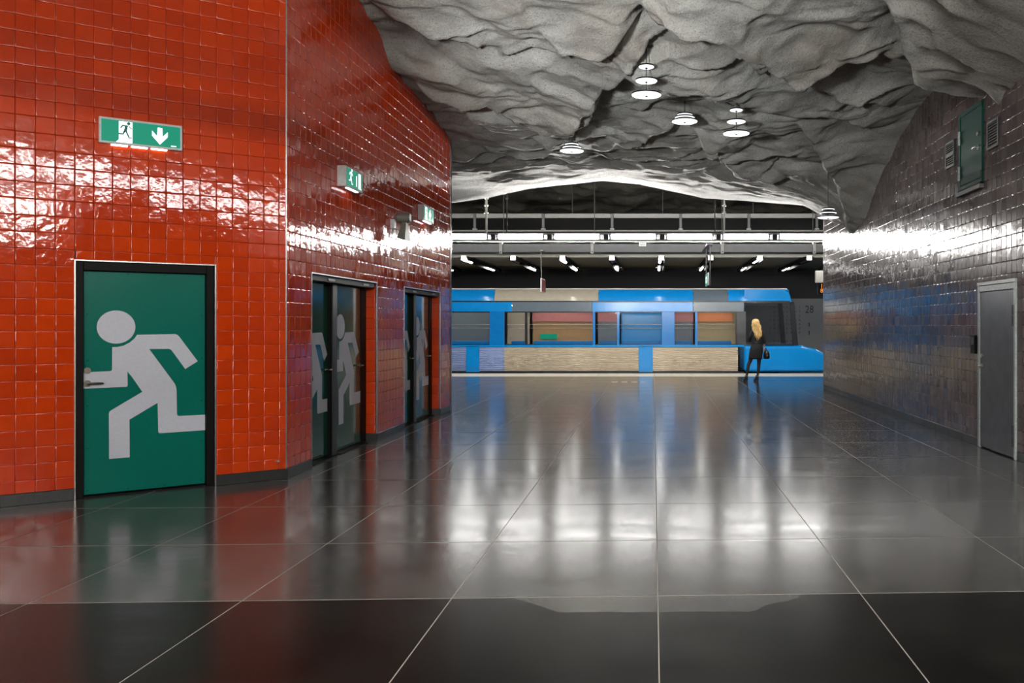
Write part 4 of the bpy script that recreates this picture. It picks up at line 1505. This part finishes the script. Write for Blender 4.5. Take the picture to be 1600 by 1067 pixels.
# lower side: ribbed panels between plain blue doors
rib = []
for i in range(12 * 8 + 1):
    rib.append((.014 - .018 * math.cos(2 * math.pi * (i / 8 - .5)), .045 + .0685 * i / 8))
for xa, xb, m in ((XT, tX(728), 't_steel_blue'), (tX(749), tX(788), 't_steel_blue'), (tX(788), tX(998), 't_steel'), (tX(1020), tX(1153), 't_steel')):
    profile('ribbed_panel', rib, xa, xb, M[m], smooth=60)
for xa, xb in ((tX(728), tX(749)), (tX(998), tX(1020))):
    mb = MB(); mb.bbox(xa + .004, xb - .004, .0, .05, .03, .90, b=.006)
    mb.build('lower_door_panel', M['t_blue'], train)
mb = MB(); mb.bbox(XT, XC, .0, .05, .872, .94, b=.006); mb.build('waist_rail', M['t_blue'], train)
mb = MB(); mb.box(XT, XC, .01, .05, -.02, .042); mb.build('sill', M['t_dark'], train)
# window band
wins = [(XT, tX(765), 't_grey'), (tX(788), tX(820), 't_cream'), (tX(824), tX(926), 'brown'), (tX(930), tX(964), 't_grey'), (tX(968), tX(1034), 't_blue'),
        (tX(1054), tX(1086), 't_grey'), (tX(1090), tX(1150), 'olive')]
M['brown'] = paint('train_inside_brown', (.26, .16, .07), .5)
M['olive'] = paint('train_inside_olive', (.30, .25, .14), .5)
M['poster'] = paint('orange_poster', (.50, .17, .06), .4)
M['poster_pink'] = paint('pink_poster', (.34, .13, .14), .4)
prev = XT
for i, (xa, xb, m) in enumerate(wins):
    if xa > prev + .02:
        mb = MB(); mb.bbox(prev, xa, .0, .05, .94, 2.055, b=.006)
        mb.build('window_pillar', M['t_deep'] if i not in (2,) else M['t_dark'], train)
    prev = xb
    mb = MB()
    mb.bbox(xa, xb, .0, .05, 2.02, 2.056, b=.005); mb.bbox(xa, xb, .0, .05, .938, .965, b=.005)
    fr = mb.build('window_frame', M['t_dark'], train)
    mb = MB(); mb.box(xa, xb, .018, .026, .965, 2.02)
    mb.build('pane', M['glass'], fr)
    mb = MB(); mb.box(xa - .1, xb + .1, 1.25, 1.3, 0, 2.28)
    bk = mb.build('inner_partition', M[m], train)
    if i in (2, 3, 5, 6):
        mb = MB(); mb.box(xa, xb, 1.22, 1.249, 1.72, 2.1)
        mb.build('poster', M['poster'] if i == 6 else M['poster_pink'], bk)
    mb = MB(); mb.bbox(xa + .06, xb - .06, .75, 1.2, .42, .5, b=.02); mb.bbox(xa + .06, xb - .06, 1.1, 1.2, .5, 1.05, b=.02)
    mb.build('seat', M['t_deep'], train)
    mb = MB(); mb.tube((xa, .45, 1.62), (xb, .45, 1.62), .014, n=8); mb.tube((xa, .6, 1.5), (xb, .6, 1.5), .010, n=8)
    mb.build('grab_rail', M['steel'], train)
    mb = MB(); mb.bbox(xa + .1, xb - .1, .55, .67, 2.255, 2.279, b=.005)
    mb.build('ceiling_lamp', M['t_lamp'], train)
mb = MB(); mb.bbox(prev, XC + .06, .0, .05, .94, 2.055, b=.006); mb.build('window_pillar', M['t_dark'], train)
mb = MB(); mb.box(-3.95, -3.35, 1.2, 1.219, 1.12, 1.3); mb.build('inner_green_panel', M['sign_green'], train)  # small green emissive panel behind the panes
# driver's cab: glass on both sides, so that the wall behind shows through
XN = tX(1236)
low = [(XC, .02), (tX(1296), .02), (tX(1298), .35), (tX(1292), .62), (tX(1276), .80), (tX(1252), .93), (XC, .93)]
mb = MB(); mb.prism(low, 0, 2.8); cab = mb.build('cab_lower_body', M['t_blue'], train)
bv = cab.modifiers.new('bevel', 'BEVEL'); bv.width = .12; bv.segments = 4; bv.limit_method = 'ANGLE'
mb = MB(); mb.prism([(XC, 2.372), (XN + .02, 2.372), (XN - .04, 2.62), (XN - .22, 2.80), (XC, 2.80)], .02, 2.78); mb.build('cab_upper_body', M['t_blue'], train)
for y0 in (0.0, 2.75):
    mb = MB(); mb.box(XC + .06, tX(1241), y0 + .018, y0 + .026, .97, 2.33); mb.build('cab_side_glass', M['glass'], train)
mb = MB()
mb.bbox(XC + .05, XN + .1, .0, .05, .93, .965, b=.006)
mb.bbox(XC + .05, XN + .06, .0, .05, 2.33, 2.372, b=.006)
mb.prism([(tX(1239), .94), (tX(1247), .94), (tX(1241), 2.372), (tX(1234), 2.372)], .0, .06)
mb.build('cab_window_frame', M['t_dark'], train)
mb = MB(); mb.prism([(tX(1239), .94), (tX(1247), .94), (tX(1241), 2.372), (tX(1234), 2.372)], 2.74, 2.8)
mb.build('cab_far_pillar', M['t_dark'], train)

# ------------------------------------------------------------------ waiting woman
M['skin'] = simple('skin', (.50, .30, .20), .5, grain=.05)
M['dress'] = simple('black_dress_cloth', (.008, .008, .010), .8, grain=.3)
M['tights'] = simple('black_tights', (.010, .011, .015), .6, grain=.2)
M['boot'] = simple('black_boot_leather', (.008, .008, .009), .35)
M['bag'] = simple('black_bag_leather', (.010, .010, .012), .32)
kh = NT('blond_hair')
nh = kh.noise(18, 5, .6, vec=kh.pos((3, 3, .5)))
kh.l(kh.ramp(nh.outputs['Fac'], [(.35, (.42, .22, .06)), (.5, (.72, .46, .17)), (.66, (.90, .70, .38))]), kh.b.inputs['Base Color'])
kh.b.inputs['Roughness'].default_value = .45
M['hair'] = kh.mat

PXW, PYW = 2.91, 25.1
person = empty('person', (PXW, PYW, 0), label='woman with long blond hair in black dress and boots, seen from behind before the train', cat='person')


def skin_body(name, chains, root, mats, parent, sub=2):
    """one continuous body grown from joint chains: list of [(point, radius), ...] joined on shared points"""
    vs, rs, es, idx = [], [], [], {}
    for ch in chains:
        last = None
        for p, r in ch:
            key = tuple(round(c, 4) for c in p)
            if key not in idx:
                idx[key] = len(vs); vs.append(p); rs.append(r)
            i = idx[key]
            if last is not None: es.append((last, i))
            last = i
    me = bpy.data.meshes.new(name)
    me.from_pydata(vs, es, [])
    o = bpy.data.objects.new(name, me)
    COL.objects.link(o)
    sk = o.modifiers.new('skin', 'SKIN')
    sk.use_smooth_shade = True
    for i, v in enumerate(me.skin_vertices[0].data):
        r = rs[i]
        v.radius = r if hasattr(r, '__len__') else (r, r)
        v.use_root = (i == idx[tuple(round(c, 4) for c in root)])
    ss = o.modifiers.new('sub', 'SUBSURF'); ss.levels = sub; ss.render_levels = sub
    dg = bpy.context.evaluated_depsgraph_get()
    m2 = bpy.data.meshes.new_from_object(o.evaluated_get(dg))
    bpy.data.objects.remove(o)
    m2.name = name
    m2.materials.clear()
    for m in mats: m2.materials.append(m)
    r = bpy.data.objects.new(name, m2)
    link(r, parent)
    return r


pel = (.02, 0, .92)
def hand(wrist, d, side, out):
    """palm and five bent fingers hanging from a wrist; d = direction of the hand, side = across the palm, out = curl direction"""
    w, d, side, out = Vector(wrist), Vector(d).normalized(), Vector(side).normalized(), Vector(out).normalized()
    palm = w + d * .05
    ch = [[(tuple(w), (.022, .026)), (tuple(palm), (.018, .032))]]
    for off, ln in ((-.027, .058), (-.009, .068), (.009, .064), (.027, .050)):
        a = palm + side * off * .7 + d * .02
        b = palm + side * off + d * .045
        c = b + d * ln * .4 + out * ln * .25
        e = c + d * ln * .15 + out * ln * .45
        ch.append([(tuple(palm), (.018, .032)), (tuple(a), .010), (tuple(b), .009), (tuple(c), .0085), (tuple(e), .007)])
    t = palm - side * .03 + out * .008
    ch.append([(tuple(palm), (.018, .032)), (tuple(t), .011), (tuple(t + d * .03 - side * .008 + out * .018), .0095), (tuple(t + d * .05 + out * .035), .008)])
    return ch


chest, neck0 = (.045, .0, 1.32), (.035, .005, 1.46)
body_ch = [
    [(pel, (.135, .10)), ((.03, 0, 1.08), (.115, .085)), (chest, (.125, .095)), (neck0, (.07, .055)), ((.01, .01, 1.54), .045), ((-.003, .02, 1.60), (.065, .07)), ((-.006, .022, 1.68), (.072, .09)), ((-.006, .02, 1.74), (.05, .06))],
    [(chest, (.125, .095)), ((-.09, 0, 1.41), .05), ((-.185, .02, 1.15), .038), ((-.12, .19, 1.20), .026)],
    [(chest, (.125, .095)), ((.18, 0, 1.41), .05), ((.232, -.01, 1.14), .037), ((.238, .02, .985), .024)],
    [(pel, (.135, .10)), ((-.075, 0, .84), .085), ((-.145, .02, .62), .066), ((-.215, .02, .45), .050), ((-.235, -.005, .34), .050), ((-.262, .0, .13), .030), ((-.27, .0, .075), .034), ((-.32, .06, .03), .03)],
    [(pel, (.135, .10)), ((.10, 0, .84), .085), ((.095, .02, .62), .066), ((.085, .02, .45), .050), ((.075, -.008, .34), .050), ((.045, .0, .13), .030), ((.035, .0, .075), .034), ((-.01, .065, .03), .03)],
]
body_ch += hand((.238, .02, .985), (.05, .05, -1), (0, 1, 0), (-1, 0, -.1))
body_ch += hand((-.12, .19, 1.20), (.5, 1, .1), (0, 0, 1), (1, -.2, 0))
body = skin_body('body', body_ch, pel, [M['skin'], M['tights'], M['dress']], person, 2)
for p in body.data.polygons:
    c_ = p.center
    p.material_index = 1 if c_.z < .85 and c_.x < .19 else (2 if c_.z < 1.44 and abs(c_.x - .04) < .17 and c_.y < .13 else 0)
    p.use_smooth = True
for sx in (-.03, .024):
    mb = MB(); mb.lathe([(.001, -.012), (.009, -.008), (.012, 0), (.009, .008), (.001, .012)], (sx, .104, 1.665), 10)
    mb.build('eye', M['white'], body, smooth=True)
mb = MB(); mb.path([(-.005, .10, 1.675), (-.005, .118, 1.645), (-.005, .122, 1.63), (-.005, .10, 1.622)], [.008, .012, .014, .01], 8)
mb.build('nose', M['skin'], body, smooth=True)
mb = MB(); mb.path([(-.03, .098, 1.595), (-.005, .108, 1.592), (.02, .098, 1.595)], [.004, .009, .004], 8)
mb.build('mouth', M['poster_pink'], body, smooth=True)

# dress with sleeves
mb = MB()
mb.rings([(-.012, .0, .635, .198, .135), (-.01, .0, .70, .196, .138), (.004, -.005, .82, .197, .142), (.018, -.012, .93, .190, .142), (.028, -.005, 1.03, .160, .115), (.034, .0, 1.10, .145, .100), (.04, .0, 1.22, .155, .108), (.043, .0, 1.33, .165, .110), (.043, .0, 1.41, .150, .092), (.038, .003, 1.455, .095, .072), (.032, .005, 1.475, .06, .055)], 28)
mb.path([(-.04, 0, 1.40), (-.095, 0, 1.405), (-.15, .01, 1.28), (-.190, .02, 1.15), (-.165, .10, 1.165)], [.06, .066, .058, .052, .044], 14)
mb.path([(.12, 0, 1.40), (.185, 0, 1.405), (.215, -.005, 1.28), (.236, -.01, 1.13), (.238, .0, 1.075)], [.06, .066, .056, .050, .044], 14)
mb.build('dress', M['dress'], person, smooth=True)
mb = MB(); mb.rings([(.033, .0, 1.085, .150, .104), (.034, .0, 1.095, .153, .106), (.034, .0, 1.115, .153, .106), (.035, .0, 1.125, .149, .103)], 28)
mb.build('belt', M['boot'], person, smooth=True)
# hair: cap and loose waves
mb = MB()
mb.rings([(-.004, .005, 1.782, .012, .012), (-.005, .004, 1.772, .055, .06), (-.006, .0, 1.745, .088, .098), (-.006, -.005, 1.70, .108, .118), (-.005, -.012, 1.64, .117, .112), (.0, -.022, 1.57, .120, .10), (.012, -.045, 1.50, .125, .075), (.035, -.075, 1.43, .128, .048), (.055, -.098, 1.36, .105, .035), (.075, -.105, 1.30, .07, .028), (.085, -.108, 1.26, .03, .018)], 28)
rr = random.Random(3)
for i in range(26):
    t = i / 25
    x0 = -.115 + .23 * t
    top = 1.66 - .5 * abs(t - .5) * .2
    ln = .28 + .15 * math.sin(math.pi * min(1, t * 1.2)) + rr.uniform(-.03, .05) + .06 * t
    pts, rs = [], []
    for j in range(9):
        u = j / 8
        pts.append((x0 * (1 - .2 * u) + .055 * u + .013 * math.sin(u * 9 + i), -.10 + .085 * (2 * t - 1) ** 2 * (1 - u) - .015 * u + .012 * math.cos(u * 8 + i * 1.7), top - ln * u))
        rs.append(.019 * (1 - .75 * u ** 2) + .001)
    mb.path(pts, rs, 7)
mb.build('hair', M['hair'], person, smooth=True)
# ankle boots with heels
for nm, ax, tx in (('boot', -.268, -.335), ('boot', .038, -.025)):
    mb = MB()
    mb.rings([(ax, -.0, .175, .046, .050), (ax - .002, .0, .12, .046, .052), (ax - .008, .01, .085, .050, .062)], 18)
    mb.path([(ax + .01, -.035, .075), (ax - .005, .0, .07), ((ax + tx) / 2 - .005, .045, .052), (tx, .095, .030), (tx - .02, .125, .024)], [.040, .046, .042, .034, .018], 14)
    b_ = mb.build(nm, M['boot'], person, smooth=True)
    mb = MB(); mb.tube((ax + .012, -.055, 0), (ax + .008, -.04, .06), .016, .028, 10)
    mb.build('heel', M['boot'], b_)
    mb = MB(); mb.bbox(min(ax, tx) - .03, max(ax, tx) + .015, .03, .135, 0.0, .012, b=.004)
    mb.build('sole', M['boot'], b_)

bag = empty('handbag', (PXW + .305, PYW + .02, .64), label='round black leather handbag hanging from the right hand of the waiting woman', cat='handbag')
mb = MB()
mb.rings([(0, 0, 0, .07, .11), (0, 0, .012, .088, .15), (0, 0, .08, .095, .17), (0, 0, .16, .085, .155), (-.005, 0, .22, .06, .12), (-.01, 0, .245, .03, .09)], 24)
mb.build('bag_body', M['bag'], bag, smooth=True)
for s in (-1, 1):
    mb = MB(); mb.path([(s * .03 - .01, -.08, .21), (s * .022 - .015, -.055, .27), (-.02, -.02, .315), (-.02, .02, .318), (s * .022 - .015, .055, .27), (s * .03 - .01, .08, .21)], .008, 8)
    mb.build('handle', M['bag'], bag, smooth=True)
mb = MB(); mb.tube((.085, -.05, .17), (.10, -.05, .17), .012, n=10); mb.tube((.085, .05, .17), (.10, .05, .17), .012, n=10)
mb.build('buckle', M['steel'], bag)

# small dashed tactile marks near the platform edge
for i in range(4):
    x = -1.17 + .27 * i
    mb = MB(); mb.bbox(x, x + .17, 24.80, 24.88, -.0008, .002, b=.001)
    mb.build('floor_mark', M['white'], floor)
